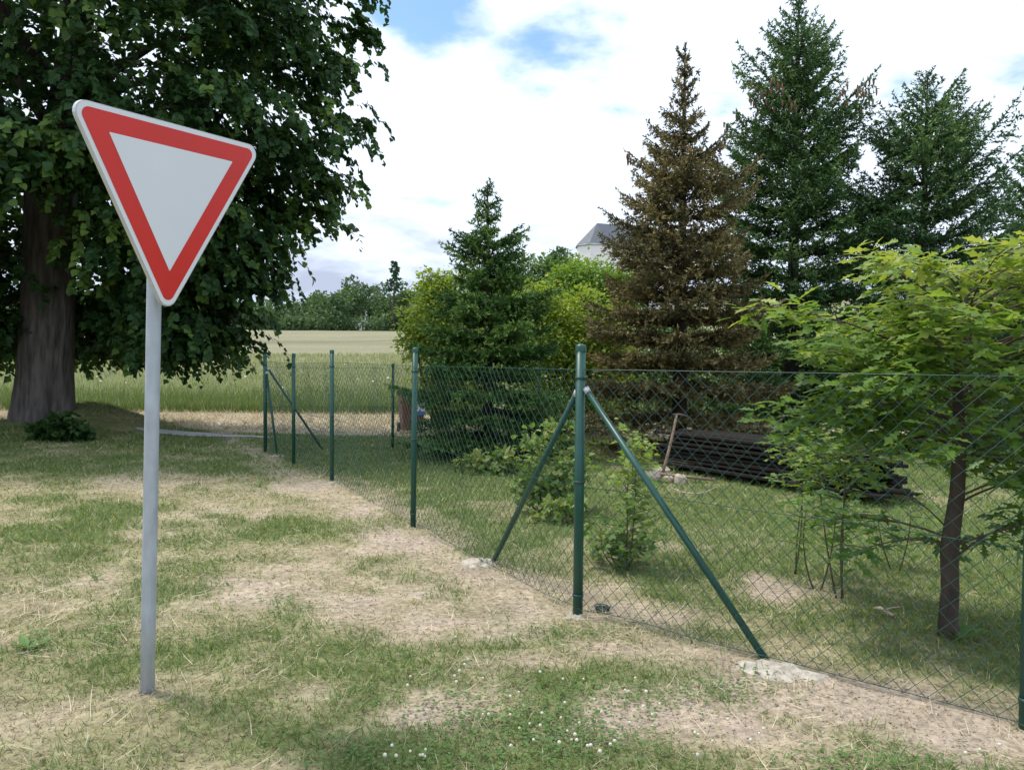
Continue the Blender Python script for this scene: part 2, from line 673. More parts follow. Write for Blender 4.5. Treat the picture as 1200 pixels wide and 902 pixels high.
BARE = [  # px, py, half width px, half height px, strength: trodden or sandy places
    (440, 640, 50, 16, .8), (455, 700, 75, 20, 1), (520, 735, 60, 14, .7), (600, 777, 42, 9, 1), (470, 835, 80, 22, .9),
    (830, 850, 110, 32, 1), (1010, 820, 130, 26, 1), (1130, 850, 90, 26, 1), (290, 690, 60, 20, 1), (360, 660, 40, 10, .6),
    (560, 700, 30, 8, .5), (700, 760, 40, 8, .5), (330, 570, 35, 9, .6), (410, 600, 30, 9, .6), (920, 690, 45, 14, 1),
    (170, 560, 55, 8, .5), (230, 610, 55, 16, .5), (80, 690, 80, 18, .4), (820, 640, 60, 14, .5), (180, 808, 30, 12, 1), (40, 850, 50, 26, .35),
    (760, 720, 80, 12, .6), (640, 690, 60, 10, .7), (550, 745, 40, 8, .8)]
LUSH = [(335, 712, 40, 14, 1), (490, 885, 90, 20, 1), (690, 870, 50, 22, 1), (200, 780, 70, 26, .9), (450, 620, 30, 10, .6),
        (560, 650, 45, 10, .8), (520, 690, 50, 10, .8), (470, 740, 60, 10, .6), (640, 800, 90, 16, .8), (640, 745, 60, 8, .6), (260, 660, 30, 10, .6),
        (840, 745, 60, 8, .6), (850, 790, 60, 8, .6), (110, 620, 70, 18, .7), (370, 800, 60, 14, .5), (430, 760, 50, 12, .5), (90, 760, 60, 14, .5),
        (900, 850, 50, 10, .5)]


def patches(lst, x, y):
    s = np.zeros_like(np.asarray(x, float))
    wx = (fbm(np.asarray(x) * 2.5, np.asarray(y) * 2.5, 31, 3) - .5)
    wy = (fbm(np.asarray(x) * 2.5, np.asarray(y) * 2.5, 35, 3) - .5)
    for px, py, hw, hh, st in lst:
        cx, cy = gnd(px, py)
        ax, _ = gnd(px + hw, py)
        _, by = gnd(px, py - hh)
        rx, ry = abs(ax - cx), abs(by - cy)
        d = ((x - cx + wx * rx * 1.8) / rx) ** 2 + ((y - cy + wy * ry * 1.8) / ry) ** 2
        s = np.maximum(s, st * np.exp(-d * .9))
    return s


def cover(x, y):
    """lushness of the turf 0..1 and bareness 0..1"""
    x = np.asarray(x, float)
    y = np.asarray(y, float)
    ins = inside(x, y)
    big = fbm(x * .55, y * .55, 21, 4)
    mid = fbm(x * 1.9, y * 1.9, 25, 4)
    lush = .53 + 1.1 * (big - .5) + 1.5 * (mid - .5) + .7 * (fbm(x * 6, y * 6, 28, 3) - .5)
    inn = sstep(.15, .7, ins)
    lush = lush + inn * .45
    lush = lush + .75 * patches(LUSH, x, y)
    lush = lush + .35 * sstep(9.5, 12, y) * (1 - inn)
    d_f = np.abs(np.where(ins == -side(CORNER, NEAR_DIR, x, y), ins, ins))
    strip = np.exp(-((ins + .18) / .26) ** 2) * np.clip(.5 + 3.0 * (mid - .5), 0, 1)
    bare = np.clip(1.25 * patches(BARE, x, y) * np.clip(2.6 * fbm(x * 3, y * 3, 41, 4) - .55, 0, 1.3) + .8 * strip * sstep(-3.2, -2.0, -y * 0 + 0 * x - 1), 0, 1)
    lush = np.clip(lush - .9 * bare, 0, 1)
    return lush, bare


# ------------------------------------------------------------------ ground
def graded(a, b, steps):
    out = [a]
    while out[-1] < b:
        for (lim, st) in steps:
            if out[-1] < lim:
                out.append(out[-1] + (st if st < 1e3 else 0))
                break
        else:
            break
    return np.array(out)


def make_ground():
    ys = np.concatenate([np.linspace(-30, 1, 12), np.arange(1.5, 9, .075), np.arange(9, 27, .16), np.array([27 * 1.035 ** i for i in range(1, 118)])])
    xr = np.concatenate([np.arange(0, 6, .085), np.arange(6, 24, .3), np.array([24 * 1.07 ** i for i in range(1, 56)])])
    xs = np.concatenate([-xr[:0:-1], xr])
    X, Y = np.meshgrid(xs, ys)
    x, y = X.ravel(), Y.ravel()
    z = hz(x, y)
    lush, bare = cover(x, y)
    soil = np.array([.46, .38, .30])
    dry = np.array([.41, .345, .23])
    grn = np.array([.155, .185, .07])
    c = dry[None] * (1 - lush[:, None]) + grn[None] * lush[:, None]
    tn = fbm(x * 5, y * 5, 51, 3)[:, None]
    c = c * (.8 + .4 * tn)
    c = c * (1 - bare[:, None]) + soil[None] * bare[:, None]
    # mown hay band, meadow, field
    hayc = np.array([.52, .45, .335])
    e1 = 15.9 + .5 * (fbm(x * .4, y * .1, 61, 3) - .5)
    e2 = 22.6 + .8 * (fbm(x * .4, y * .1, 62, 3) - .5)
    hay = sstep(0, .5, y - e1) * (1 - sstep(0, .5, y - e2)) * (1 - sstep(.03, .10, mound(x, y)))
    rows = .82 + .36 * fbm(x * .35, y * 2.6, 63, 4)
    c = c * (1 - hay[:, None]) + hayc[None] * rows[:, None] * hay[:, None]
    mead = sstep(0, .6, y - e2)
    c = c * (1 - mead[:, None]) + np.array([.15, .19, .075])[None] * mead[:, None]
    fld = sstep(32, 56, y + 16 * (fbm(x * .08, y * .08, 64, 3) - .5))
    fn = fbm(x * .035, y * .22, 65, 4)
    fieldc = np.array([.255, .248, .155])[None] * (.55 + .9 * fn[:, None])
    c = c * (1 - fld[:, None]) + fieldc * fld[:, None]
    top = sstep(150, 200, y) * (.6 * fbm(x * .02, y * .05, 66, 3))
    c = c * (1 - .35 * top[:, None]) + np.array([.45, .43, .3])[None] * .35 * top[:, None]
    nx, ny = len(xs), len(ys)
    i, j = np.meshgrid(np.arange(nx - 1), np.arange(ny - 1))
    a = (j * nx + i).ravel()
    q = np.stack([a, a + 1, a + nx + 1, a + nx], 1)
    o = mesh_from('ground', np.stack([x, y, z], 1), q, M['ground'], None, True, {'Col': c})
    tag(o, 'dry patchy grass ground rising to a tan field', None, None, 'structure')


make_ground()


def make_road():
    xs = np.linspace(-7.1, -4.3, 40)
    yc = 15.35 + .012 * xs + .25 * np.sin(xs * .12)
    v, q = [], []
    tap = np.clip((-4.2 - xs) / 1.6, .12, 1) * np.clip((xs + 7.25) / .8, .1, 1)
    for k, w in enumerate((-.30, -.1, .1, .30)):
        yy = yc + w * tap + .1
        v.append(np.stack([xs, yy, hz(xs, yy) + .012], 1))
    n = len(xs)
    for r in range(3):
        a = r * n + np.arange(n - 1)
        q.append(np.stack([a, a + 1, a + n + 1, a + n], 1))
    o = mesh_from('path', np.vstack(v), np.vstack(q), M['asphalt'], None, True)
    tag(o, 'narrow grey gravel path in front of the hay', None, None, 'structure')


make_road()


# ------------------------------------------------------------------ grass and straw
BLADE = ([(-.5, 0, 0), (.5, 0, 0), (.36, .55, .04), (-.36, .55, .04), (0, 1, .2)], [(0, 1, 2), (0, 2, 3), (3, 2, 4)])


def frustum_pts(n, d0, d1, power, margin=1.3):
    """points of the ground seen from here and a step aside; density falls as d**-power"""
    u = rng.random(n)
    e = 2 - power
    d = (d0 ** e + u * (d1 ** e - d0 ** e)) ** (1 / e)
    x = (rng.random(n) * 2 - 1) * (.67 * d + margin)
    return x, d


def grass_mesh(name, x, y, h, w, lean, var, mat, label):
    n = len(x)
    P = np.stack([x, y, hz(x, y) - .004], 1)
    a = rng.random(n) * 2 * np.pi
    D = np.stack([np.cos(a) * lean, np.sin(a) * lean, np.ones(n)], 1)
    b = a + rng.normal(0, .5, n)
    Nn = np.stack([np.cos(b), np.sin(b), -.2 * np.ones(n)], 1)
    V, Fc, k = scatter(*BLADE, P, D, Nn, h, w)
    o = mesh_from(name, V, Fc, mat, None, False, {'var': np.repeat(var, k)})
    return tag(o, label, 'grass', None, 'stuff')


def lawn():
    x, y = frustum_pts(245000, 2.3, 18.0, 1.35)
    lush, bare = cover(x, y)
    near = np.clip(y / 3.0, 1, 8)
    keep = rng.random(len(x)) < (.34 + .85 * lush) * (1 - .9 * bare)
    keep &= ~((np.abs(y - (15.45 + .012 * x + .25 * np.sin(x * .12))) < .27) & (x < -4.6))
    keep &= (y < 16.0) | (mound(x, y) > .06)
    x, y, lush, near = x[keep], y[keep], lush[keep], near[keep]
    n = len(x)
    shade_green = sstep(.15, .8, lush)
    tuft = fbm(x * 3.4, y * 3.4, 71, 3)
    h = (.022 + .040 * lush + .03 * np.clip(tuft - .5, 0, 1)) * (.55 + .9 * rng.random(n)) * near ** .12
    h += .05 * (rng.random(n) < .02) * (lush > .35)
    w = .0042 * near ** .62 * (.7 + .6 * rng.random(n))
    dryp = rng.random(n) < (.55 - .45 * shade_green)
    var = np.where(dryp, .72 + .28 * rng.random(n), .5 * rng.random(n) + .22 * (1 - shade_green))
    grass_mesh('lawn_grass', x, y, h, w, .45 + .8 * rng.random(n), var, M['grass'], 'short patchy mown grass over the foreground and garden')
    # lying cut straw
    x, y = frustum_pts(105000, 2.3, 16.0, 1.35)
    lush, bare = cover(x, y)
    clump = fbm(x * 1.6, y * 1.6, 81, 4)
    ins = inside(x, y)
    keep = rng.random(len(x)) < np.clip((1.05 - 1.05 * lush) * (.15 + 2.6 * np.clip(clump - .38, 0, 1)), 0, 1) * (1 - .6 * bare) * (1 - .55 * sstep(.1, .6, ins))
    x, y = x[keep], y[keep]
    n = len(x)
    a = rng.random(n) * 2 * np.pi
    D = np.stack([np.cos(a), np.sin(a), .02 + .28 * rng.random(n) ** 2], 1)
    P = np.stack([x, y, hz(x, y) + .004 + .018 * rng.random(n)], 1)
    Nn = np.stack([rng.normal(0, .3, n), rng.normal(0, .3, n), np.ones(n)], 1)
    ln = (.05 + .13 * rng.random(n) ** 2) * np.clip(y / 3, 1, 6) ** .2
    w = .0026 * np.clip(y / 3, 1, 6) ** .6 * (.6 + .7 * rng.random(n))
    V, Fc, k = scatter(*BLADE, P, D, Nn, ln, w)
    o = mesh_from('dry_straw', V, Fc, M['straw'], None, False, {'var': np.repeat(rng.random(n), k)})
    tag(o, 'pale cut straw lying in wisps on the turf', 'straw', None, 'stuff')
    # hay band behind the path
    n = 27000
    x = rng.uniform(-24, 6, n)
    y = 16.0 + 6.4 * rng.random(n)
    a = rng.random(n) * 2 * np.pi
    D = np.stack([np.cos(a), np.sin(a), .1 + .7 * rng.random(n) ** 2], 1)
    sel = mound(x, y) < .05
    x, y, D = x[sel], y[sel], D[sel]
    n = len(x)
    P = np.stack([x, y, hz(x, y) + .03 * rng.random(n)], 1)
    V, Fc, k = scatter(*BLADE, P, D, np.tile([0, 0, 1.0], (n, 1)) + rng.normal(0, .4, (n, 3)), .12 + .2 * rng.random(n), .012)
    o = mesh_from('hay', V, Fc, M['straw'], None, False, {'var': np.repeat(rng.random(n) ** 1.3 * .9, k)})
    tag(o, 'band of pale mown hay behind the path', 'hay', None, 'stuff')
    # tall meadow beyond
    n = 50000
    u = rng.random(n)
    y = 22.7 + 36 * u ** 1.5
    x = rng.uniform(-1, 1, n) * 1.0
    x = np.where(rng.random(n) < .8, -.40 * y + x * .34 * y, .1 * y + x * .55 * y)
    patch = fbm(x * .35, y * .35, 91, 3)
    far = sstep(24.5, 33, y)
    h = (.28 + .3 * rng.random(n) + .5 * (patch - .5)) * (1 - .4 * far)
    h = np.clip(h, .15, 1)
    w = .018 * (y / 23) ** .8
    seed = rng.random(n) < (.06 + .74 * far)
    var = np.where(seed, .7 + .3 * rng.random(n), .62 * rng.random(n))
    grass_mesh('meadow_grass', x, y, h, w, .1 + .35 * rng.random(n), var, M['meadow'], 'tall green meadow grass with pale seed heads behind the hay')
    # white umbels
    n = 25
    y = 24 + 14 * rng.random(n)
    x = rng.uniform(-.62, -.1, n) * y
    P = np.stack([x, y, hz(x, y) + .5 + .3 * rng.random(n)], 1)
    mb_v, mb_f, k = scatter([(-.5, -.5, 0), (.5, -.5, .1), (.5, .5, 0), (-.5, .5, .1)], [(0, 1, 2), (0, 2, 3)], P,
                            np.tile([0, 1.0, .4], (n, 1)) + rng.normal(0, .3, (n, 3)), np.tile([0, -.4, 1.0], (n, 1)), .04 + .05 * rng.random(n))
    o = mesh_from('meadow_flowers', mb_v, mb_f, M['clover_head'], None, False, {'var': np.repeat(rng.random(n), k)})
    tag(o, 'white umbel flowers dotted through the tall meadow', 'flowers', None, 'stuff')


lawn()


def crumbs():
    x, y = frustum_pts(60000, 2.4, 9.0, 1.2)
    lush, bare = cover(x, y)
    keep = rng.random(len(x)) < np.clip(bare * 1.1 - .15, 0, 1) * .9 + .012
    x, y = x[keep], y[keep]
    n = len(x)
    P = np.stack([x, y, hz(x, y) + .001], 1)
    a = rng.random(n) * 6.28
    D = np.stack([np.cos(a), np.sin(a), rng.normal(0, .3, n)], 1)
    t = [(-.5, 0, 0), (.45, -.1, .05), (.1, .55, .0), (-.3, .4, .1), (.0, .15, .55)]
    S = .004 + .009 * rng.random(n) ** 3 * 1.6
    V, Fc, k = scatter(t, [(0, 1, 4), (1, 2, 4), (2, 3, 4), (3, 0, 4)], P, D, np.tile([0, 0, 1.0], (n, 1)), S, S * 1.2)
    o = mesh_from('soil_crumbs', V, Fc, M['crumb'], None, False, {'var': np.repeat(rng.random(n), k)})
    tag(o, 'small crumbs of soil and grit on the bare patches', 'soil', None, 'stuff')
    # dead leaves and dark thatch wisps
    x, y = frustum_pts(16000, 2.4, 10.0, 1.3)
    n = len(x)
    P = np.stack([x, y, hz(x, y) + .004 + .01 * rng.random(n)], 1)
    a = rng.random(n) * 6.28
    D = np.stack([np.cos(a), np.sin(a), rng.normal(.1, .15, n)], 1)
    V, Fc, k = scatter(*RHOMB, P, D, rng.normal(0, .35, (n, 3)) + [0, 0, 1], .012 + .02 * rng.random(n), .004 + .008 * rng.random(n))
    o = mesh_from('leaf_litter', V, Fc, M['litter'], None, False, {'var': np.repeat(rng.random(n), k)})
    tag(o, 'brown scraps of dead leaf scattered in the turf', 'litter', None, 'stuff')


crumbs()


def clover():
    spots = [(690, 868, 70, 26), (640, 850, 60, 30), (480, 890, 120, 16), (850, 812, 60, 14), (560, 835, 90, 30), (700, 740, 60, 10), (330, 712, 36, 12), (745, 820, 60, 12),
             (560, 652, 50, 9), (1010, 900, 90, 14), (40, 757, 14, 12)]
    P = []
    for px, py, hw, hh in spots:
        m = int(60 + hw * hh * .13)
        for _ in range(m):
            P.append(gnd(px + random.gauss(0, hw * .75), py + random.gauss(0, hh * .75)))
    P = np.array(P)
    n = len(P)
    leafP, leafD, leafN = [], [], []
    base = np.stack([P[:, 0], P[:, 1], hz(P[:, 0], P[:, 1]) + .012 + .025 * rng.random(n)], 1)
    for j in range(3):
        a = rng.random(n) * .6 + j * 2.094
        leafP.append(base)
        leafD.append(np.stack([np.cos(a), np.sin(a), .15 * np.ones(n)], 1))
        leafN.append(np.stack([rng.normal(0, .25, n), rng.normal(0, .25, n) - .3, np.ones(n)], 1))
    P3 = np.vstack(leafP)
    V, Fc, k = scatter(*HEART, P3, np.vstack(leafD), np.vstack(leafN), .006 + .006 * rng.random(len(P3)))
    o = mesh_from('clover_leaves', V, Fc, M['clover_leaf'], None, False, {'var': np.repeat(rng.random(len(P3)), k)})
    tag(o, 'low green clover leaves spreading in the foreground turf', 'clover', None, 'stuff')
    heads = []
    for px, py, hw, hh, m in ((655, 850, 70, 34, 20), (690, 880, 60, 20, 9), (745, 840, 50, 20, 9), (480, 890, 60, 14, 8), (560, 800, 60, 30, 10), (1150, 895, 40, 10, 3), (860, 880, 60, 14, 8)):
        for _ in range(m):
            heads.append(gnd(px + random.gauss(0, hw * .55), py + random.gauss(0, hh * .6)))
    heads = np.array(heads)
    mb = MB()
    for (hx, hy) in heads:
        z = hz1(hx, hy) + random.uniform(.035, .06)
        r = random.uniform(.005, .008)
        mb.lathe([(r * .2, -r), (r * .9, -r * .5), (r, .1 * r), (r * .7, r * .75), (0, r)], (hx, hy, z), 6)
    o = mb.build('clover_flowers', M['clover_head'], None, True, None)
    o.data.attributes.new('var', 'FLOAT', 'POINT').data.foreach_set('value', rng.random(len(o.data.vertices)).astype(np.float32))
    tag(o, 'small white clover heads in the foreground turf', 'flowers', None, 'stuff')


clover()


# ------------------------------------------------------------------ trees
def curve(p0, p1, bend, n=6):
    """points from p0 to p1 bowed by the vector bend"""
    t = np.linspace(0, 1, n)[:, None]
    return np.asarray(p0) * (1 - t) + np.asarray(p1) * t + np.asarray(bend) * (4 * t * (1 - t))


def trunk_mesh(mb, base, top, r0, r1, n=9, k=12, flare=1.35, wob=.03, lobes=0.0):
    base = np.asarray(base, float)
    top = np.asarray(top, float)
    t = np.linspace(0, 1, n)
    pts = base[None] * (1 - t[:, None]) + top[None] * t[:, None]
    pts[1:-1, :2] += rng.normal(0, wob, (n - 2, 2))
    rad = r0 * (1 - t) + r1 * t
    rad = rad * (1 + (flare - 1) * np.exp(-t * 14))
    mb.tube(pts, rad, k)
    return pts, rad


def linden():
    cx, cy = LINDEN
    z0 = hz1(cx, cy)
    root = empty('linden_tree', (cx, cy, z0), 'large old linden tree with thick grey trunk and drooping dark foliage', 'tree')
    # trunk: fluted, flared, tapering to the fork
    k, n = 110, 70
    ang = np.arange(k) / k * 2 * np.pi
    vs = []
    for i in range(n):
        t = i / (n - 1)
        z = -.3 + 4.7 * t
        r = .475 + .07 * math.exp(-max(0, z + .1) * 2.2) - .05 * t
        fl = 1 + (.12 * math.exp(-max(0, z) * 1.5) + .02) * np.cos(ang * 5 + .6 + .25 * z) + .02 * np.cos(ang * 3 + .5 * z)
        rid = np.abs(fbm(ang * 7 + .5 * np.sin(z * 2.1), np.full(k, z * .9 + 40), 131, 3) - .5)
        fin = fbm(ang * 17, np.full(k, z * 3.0 + 11), 135, 3) - .5
        fl = fl + .05 - .34 * np.clip(.16 - rid, 0, 1) * .9 + .05 * fin
        vs.append(np.stack([cx + .03 * z + r * fl * np.cos(ang), cy + r * fl * np.sin(ang), np.full(k, z0 + z)], 1))
    mb = MB()
    q = [(i * k + j, i * k + (j + 1) % k, (i + 1) * k + (j + 1) % k, (i + 1) * k + j) for i in range(n - 1) for j in range(k)]
    mb.add(np.vstack(vs), q)
    mb.build('trunk', M['bark_grey'], root, True)
    limbs = MB()
    fork = np.array([cx + .1, cy, z0 + 4.2])
    tips = []
    limbs.tube(curve(fork, fork + [.3, .2, 8], (.4, 0, 0)), np.linspace(.42, .1, 6), 8)
    for i in range(15):
        a = i * 2.4 + .3
        zz = 2.6 + 6.5 * ((i * 7) % 15) / 15
        L = 4.2 if zz < 6 else 3.6
        st = np.array([cx, cy, z0 + zz])
        en = st + [math.cos(a) * L, math.sin(a) * L, 1.6 + .3 * random.random()]
        limbs.tube(curve(st, en, (0, 0, 1.0)), np.linspace(.12, .02, 6), 6)
    limbs.build('limb', M['bark_dark'], root, True)
    # crown: drooping sprays hung over the shell of the crown
    nc = 1260
    per = 10
    zt = rng.random(nc) ** 1.65
    a = rng.random(nc) * 2 * np.pi
    da = (a - R(288) + np.pi) % (2 * np.pi) - np.pi
    zmin = 1.15 + 3.0 * np.exp(-(da / R(30)) ** 2)
    zz = z0 + zmin + zt * (12.9 - zmin)
    prof = np.interp(zz - z0, [1.0, 2.0, 3.0, 4.5, 6.5, 8.5, 11, 13.2], [3.1, 3.6, 4.3, 5.3, 6.1, 6.0, 4.4, 1.5])
    lump = .80 + .36 * fbm(a * 2.2 + 40, zz * .55, 101, 3)
    shell = 1 - .6 * rng.random(nc) ** 1.6
    r = prof * lump * shell
    # the crown is wider along the path than across it
    sq = np.where(np.sin(a) < 0, .58, .52)
    C0 = np.stack([cx + r * np.cos(a), cy + r * np.sin(a) * sq, zz], 1)
    cvar = .12 + .42 * rng.random(nc)
    cvar = np.where(rng.random(nc) < .16, .72, cvar)
    n = nc * per
    ci = np.repeat(np.arange(nc), per)
    a, zz, shell = a[ci], zz[ci], shell[ci]
    out = unit(np.stack([np.cos(a), np.sin(a), np.zeros(n)], 1) + np.concatenate([rng.normal(0, .6, (n, 2)), np.zeros((n, 1))], 1))
    P0 = C0[ci] + rng.normal(0, 1, (n, 3)) * np.array([.30, .30, .13])
    P0[:, 2] += .12 * (1 - np.linalg.norm(P0 - C0[ci], axis=1))
    m = 20
    L = .45 + .5 * rng.random(n)
    # long hanging whips at the lower rim
    whip = (rng.random(n) < .07) & (zz < z0 + 5)
    L = np.where(whip, L * 1.5, L)
    dr = rng.random(n)
    t = (np.arange(m) + .5) / m
    tt = np.broadcast_to(t, (n, m))
    hor = L[:, None] * .75 * (1 - (1 - tt) ** 1.7)
    ver = L[:, None] * (.14 * np.sin(tt * 2.2) - (.28 + .5 * dr[:, None]) * tt ** 2)
    PP = P0[:, None, :] + out[:, None, :] * hor[..., None]
    PP[..., 2] += ver
    sgn = np.where(np.arange(m) % 2 == 0, 1, -1)
    lat = np.stack([-out[:, 1], out[:, 0], np.zeros(n)], 1)
    Dd = out[:, None, :] * (.5 - .25 * tt[..., None]) + lat[:, None, :] * (sgn[None, :, None] * .8) + rng.normal(0, .25, (n, m, 3))
    Dd[..., 2] -= .25 + .55 * tt
    Nn = np.broadcast_to(out[:, None, :] * .55, (n, m, 3)) + rng.normal(0, .38, (n, m, 3))
    Nn = Nn.copy()
    Nn[..., 2] += .65
    keep = rng.random((n, m)) < .9
    keep &= ~((PP[..., 2] > z0 + 9.5) & (rng.random((n, m)) < .5))
    keep &= ~((np.sin(a) > .45)[:, None] & (rng.random((n, m)) < .5))
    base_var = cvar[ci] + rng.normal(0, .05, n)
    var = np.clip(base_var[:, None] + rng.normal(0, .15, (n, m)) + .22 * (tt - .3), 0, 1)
    S = .075 + .075 * rng.random((n, m))
    S = np.where(PP[..., 2] > z0 + 9.5, S * 1.4, S)
    front = np.broadcast_to(((shell > .78) & (np.sin(a) < .25) & (zz < z0 + 9))[:, None], (n, m))
    kf = keep & front
    kb = keep & ~front
    V, Fc, k = scatter(*HEART, PP[kf], Dd[kf], Nn[kf], S[kf])
    V2, F2, k2 = scatter([(0, 0, 0), (.46, .36, .06), (0, 1.05, -.1), (-.46, .36, .06)], [(0, 1, 2), (0, 2, 3)], PP[kb], Dd[kb], Nn[kb], S[kb] * 1.12)
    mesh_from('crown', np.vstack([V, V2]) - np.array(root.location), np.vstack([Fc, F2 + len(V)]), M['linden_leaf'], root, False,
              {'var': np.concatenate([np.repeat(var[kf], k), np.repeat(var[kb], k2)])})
    return root


linden()


def spruce(name, px, depth, y_top, radius, label, mat, seed, zlow=.15, p=.85, whorl=.22, up=.35, density=1.0, crowdtop=1.0, bare_top=0.0, cones=0, prof=None, sp=.021, lean=0.0, noise_r=.2, nl=.062, tier=0.0):
    g = np.random.default_rng(seed)
    top = at(px, y_top, depth)
    x0, y0 = top.x - lean, depth
    z0 = hz1(x0, y0)
    H = top.z - z0
    root = empty(name, (x0, y0, z0), label, 'tree', 'spruces in the garden')
    if prof:
        pz = np.array([at(px, yy, depth).z - z0 for yy, w_ in prof])[::-1]
        pr = np.array([w_ * depth / 942.0 for yy, w_ in prof])[::-1]
    mb = MB()
    t = np.linspace(0, 1, 10)
    mb.tube(np.stack([lean * t ** 2, 0 * t, -.1 + (H + .1) * t], 1) + np.array([x0, y0, z0]), (.016 * H + .03) * (1 - t) + .008, 8)
    S0, S1 = [], []      # twig segments
    VAR = []
    zs = []
    z = zlow
    while z < H - .12:
        zs.append(z)
        z += whorl * 1.45 * (1.2 - .55 * z / H) * g.uniform(.85, 1.15)
    for z in zs:
        f = z / H
        rz = (float(np.interp(z, pz, pr)) if prof else radius * (1 - f) ** p) * (1 + tier * math.sin(z * 8.5)) + .04
        nb = max(5, int((6.5 + 11 * (1 - f)) * density + g.uniform(0, 1.5)))
        a0 = g.uniform(0, 6.28)
        for b in range(nb):
            a = a0 + b * 6.283 / nb + g.normal(0, .22)
            lump = 1 + noise_r * 2.4 * (float(vnoise(a * 1.3 + seed, z * 1.1, seed % 50)) - .5)
            L = rz * lump * (g.uniform(.7, 1.0) if g.random() < .75 else g.uniform(1.0, 1.28))
            if bare_top and f > bare_top and g.random() < .35:
                L *= 1.35
            h = np.array([math.cos(a), math.sin(a), 0])
            lat = np.array([-h[1], h[0], 0])
            e = up * (.15 + 1.5 * f) - .28 * (1 - f)
            org = np.array([x0 + lean * f * f, y0, z0 + z + g.normal(0, .035)])
            def pt(s):
                return org + h * (L * s) + np.array([0, 0, L * (e * s - .26 * s * (1 - f) + .30 * s * s * (1 - .4 * f))])
            axis = np.array([pt(s) for s in np.linspace(0, 1, 5)])
            mb.tube(axis, np.linspace(.009 + .012 * L, .003, 5), 3, False)
            step = .068 if f < .75 else .055
            s = .10 + .18 * (1 - f)
            bv = g.uniform(.05, .62)
            k = 0
            thin = bare_top and f > bare_top
            while s < 1.0:
                p0 = pt(s)
                l = min(.6, .035 + .46 * L * (1 - s) ** .8 * (.5 + .9 * min(1, s * 2)))
                if thin:
                    l *= .55
                for sg in (-1, 1):
                    d = unit(h * g.uniform(.5, .9) + lat * sg * g.uniform(.7, 1.0) + np.array([0, 0, g.normal(.0, .15)]))
                    ll = l * g.uniform(.6, 1.15)
                    mid = p0 + d * ll * .55
                    end = p0 + d * ll + np.array([0, 0, -.10 * ll + .05 * g.normal()])
                    S0 += [p0, mid]
                    S1 += [mid, end]
                    VAR += [bv - .05, bv + .32]
                    if ll > .16:
                        for sg2 in (-1, 1):
                            q0 = p0 + d * ll * g.uniform(.3, .7)
                            d2 = unit(d + h * g.uniform(.1, .6) * 1.0 + lat * sg2 * g.uniform(.3, .9) + np.array([0, 0, g.normal(0, .3)]))
                            S0.append(q0)
                            S1.append(q0 + d2 * ll * g.uniform(.3, .5))
                            VAR.append(bv + .15)
                s += step / max(L, .12) * (1.5 if thin else 1)
            q = pt(.3)
            S0 += [q, pt(.75)]
            S1 += [pt(.75), pt(1.06)]
            VAR += [bv, bv + .3]
    # leader
    for s in np.linspace(.9, 1, 5)[:-1]:
        S0.append(np.array([x0 + lean * s * s, y0, z0 + H * s]))
        S1.append(np.array([x0 + lean * (s + .025) ** 2, y0, z0 + H * (s + .025)]))
        VAR.append(.4)
    mb.build('trunk', M['bark_dark'], root, True)
    S0, S1, VAR = np.array(S0), np.array(S1), np.array(VAR)
    ln = np.linalg.norm(S1 - S0, axis=1)
    cnt = np.maximum(2, (ln / (sp * 1.12)).astype(int))
    idx = np.repeat(np.arange(len(S0)), cnt)
    tt = g.random(len(idx))[:, None]
    P = S0[idx] * (1 - tt) + S1[idx] * tt
    d = unit(S1 - S0)[idx]
    rd = g.normal(0, 1, (len(idx), 3))
    rd[:, 2] = rd[:, 2] * .8 + .25
    rd = unit(rd - (rd * d).sum(1)[:, None] * d)
    D = unit(d * .75 + rd * .75)
    Nn = unit(np.cross(D, d) + g.normal(0, .6, (len(idx), 3)))
    V, Fc, k = scatter(*NEEDLE, P, D, Nn, nl * (.75 + .6 * g.random(len(idx))), nl * .5)
    var = np.clip(VAR[idx] + .25 * (tt[:, 0] - .5) + g.normal(0, .08, len(idx)), 0, 1)
    mesh_from('crown', V - np.array(root.location), Fc, mat, root, False, {'var': np.repeat(var, k)})
    print(name, 'H', round(H, 2), 'tris', len(Fc))
    if cones:
        cb = MB()
        sel = [i for i in range(len(S1)) if z0 + H * .72 < S1[i][2] < z0 + H * .96 and g.random() < .3]
        for i in sel[:cones]:
            c = S1[i]
            cb.lathe([(.003, 0), (.016, -.02), (.018, -.06), (.012, -.10), (.002, -.125)], c, 6)
        if cb.n:
            cb.build('cones', M['cone'], root, True)['kind'] = 'stuff'
    return root


spruce('spruce_tree', 571, 12.7, 212, 1.42, 'small dark green spruce with a slim leader beside the brown bin', M['spruce_young'], 3, zlow=.12, whorl=.19, up=.3, noise_r=.14, lean=-.05, tier=.16, nl=.052, density=1.25,
       prof=[(212, 2), (235, 9), (262, 13), (284, 14), (292, 38), (325, 42), (365, 66), (420, 78), (470, 84), (525, 84), (545, 70)], sp=.014)
spruce('spruce_tree', 803, 13.6, 50, 2.0, 'spruce with withered brown needles behind the dark plank stack', M['spruce_brown'], 5, zlow=.2, whorl=.25, up=.5, noise_r=.16, bare_top=.83, cones=40, density=1.2,
       prof=[(50, 2), (90, 8), (130, 17), (160, 22), (195, 46), (240, 66), (300, 82), (360, 94), (450, 102), (540, 98)], nl=.054, sp=.014)
spruce('spruce_tree', 936, 15.4, -8, 2.6, 'tallest green spruce with cones near its top', M['spruce_green'], 8, zlow=.3, whorl=.29, up=.55, noise_r=.34, cones=110, nl=.06,
       prof=[(-8, 3), (40, 20), (70, 36), (110, 50), (160, 66), (200, 74), (250, 82), (320, 92), (420, 100), (540, 100)], sp=.018)
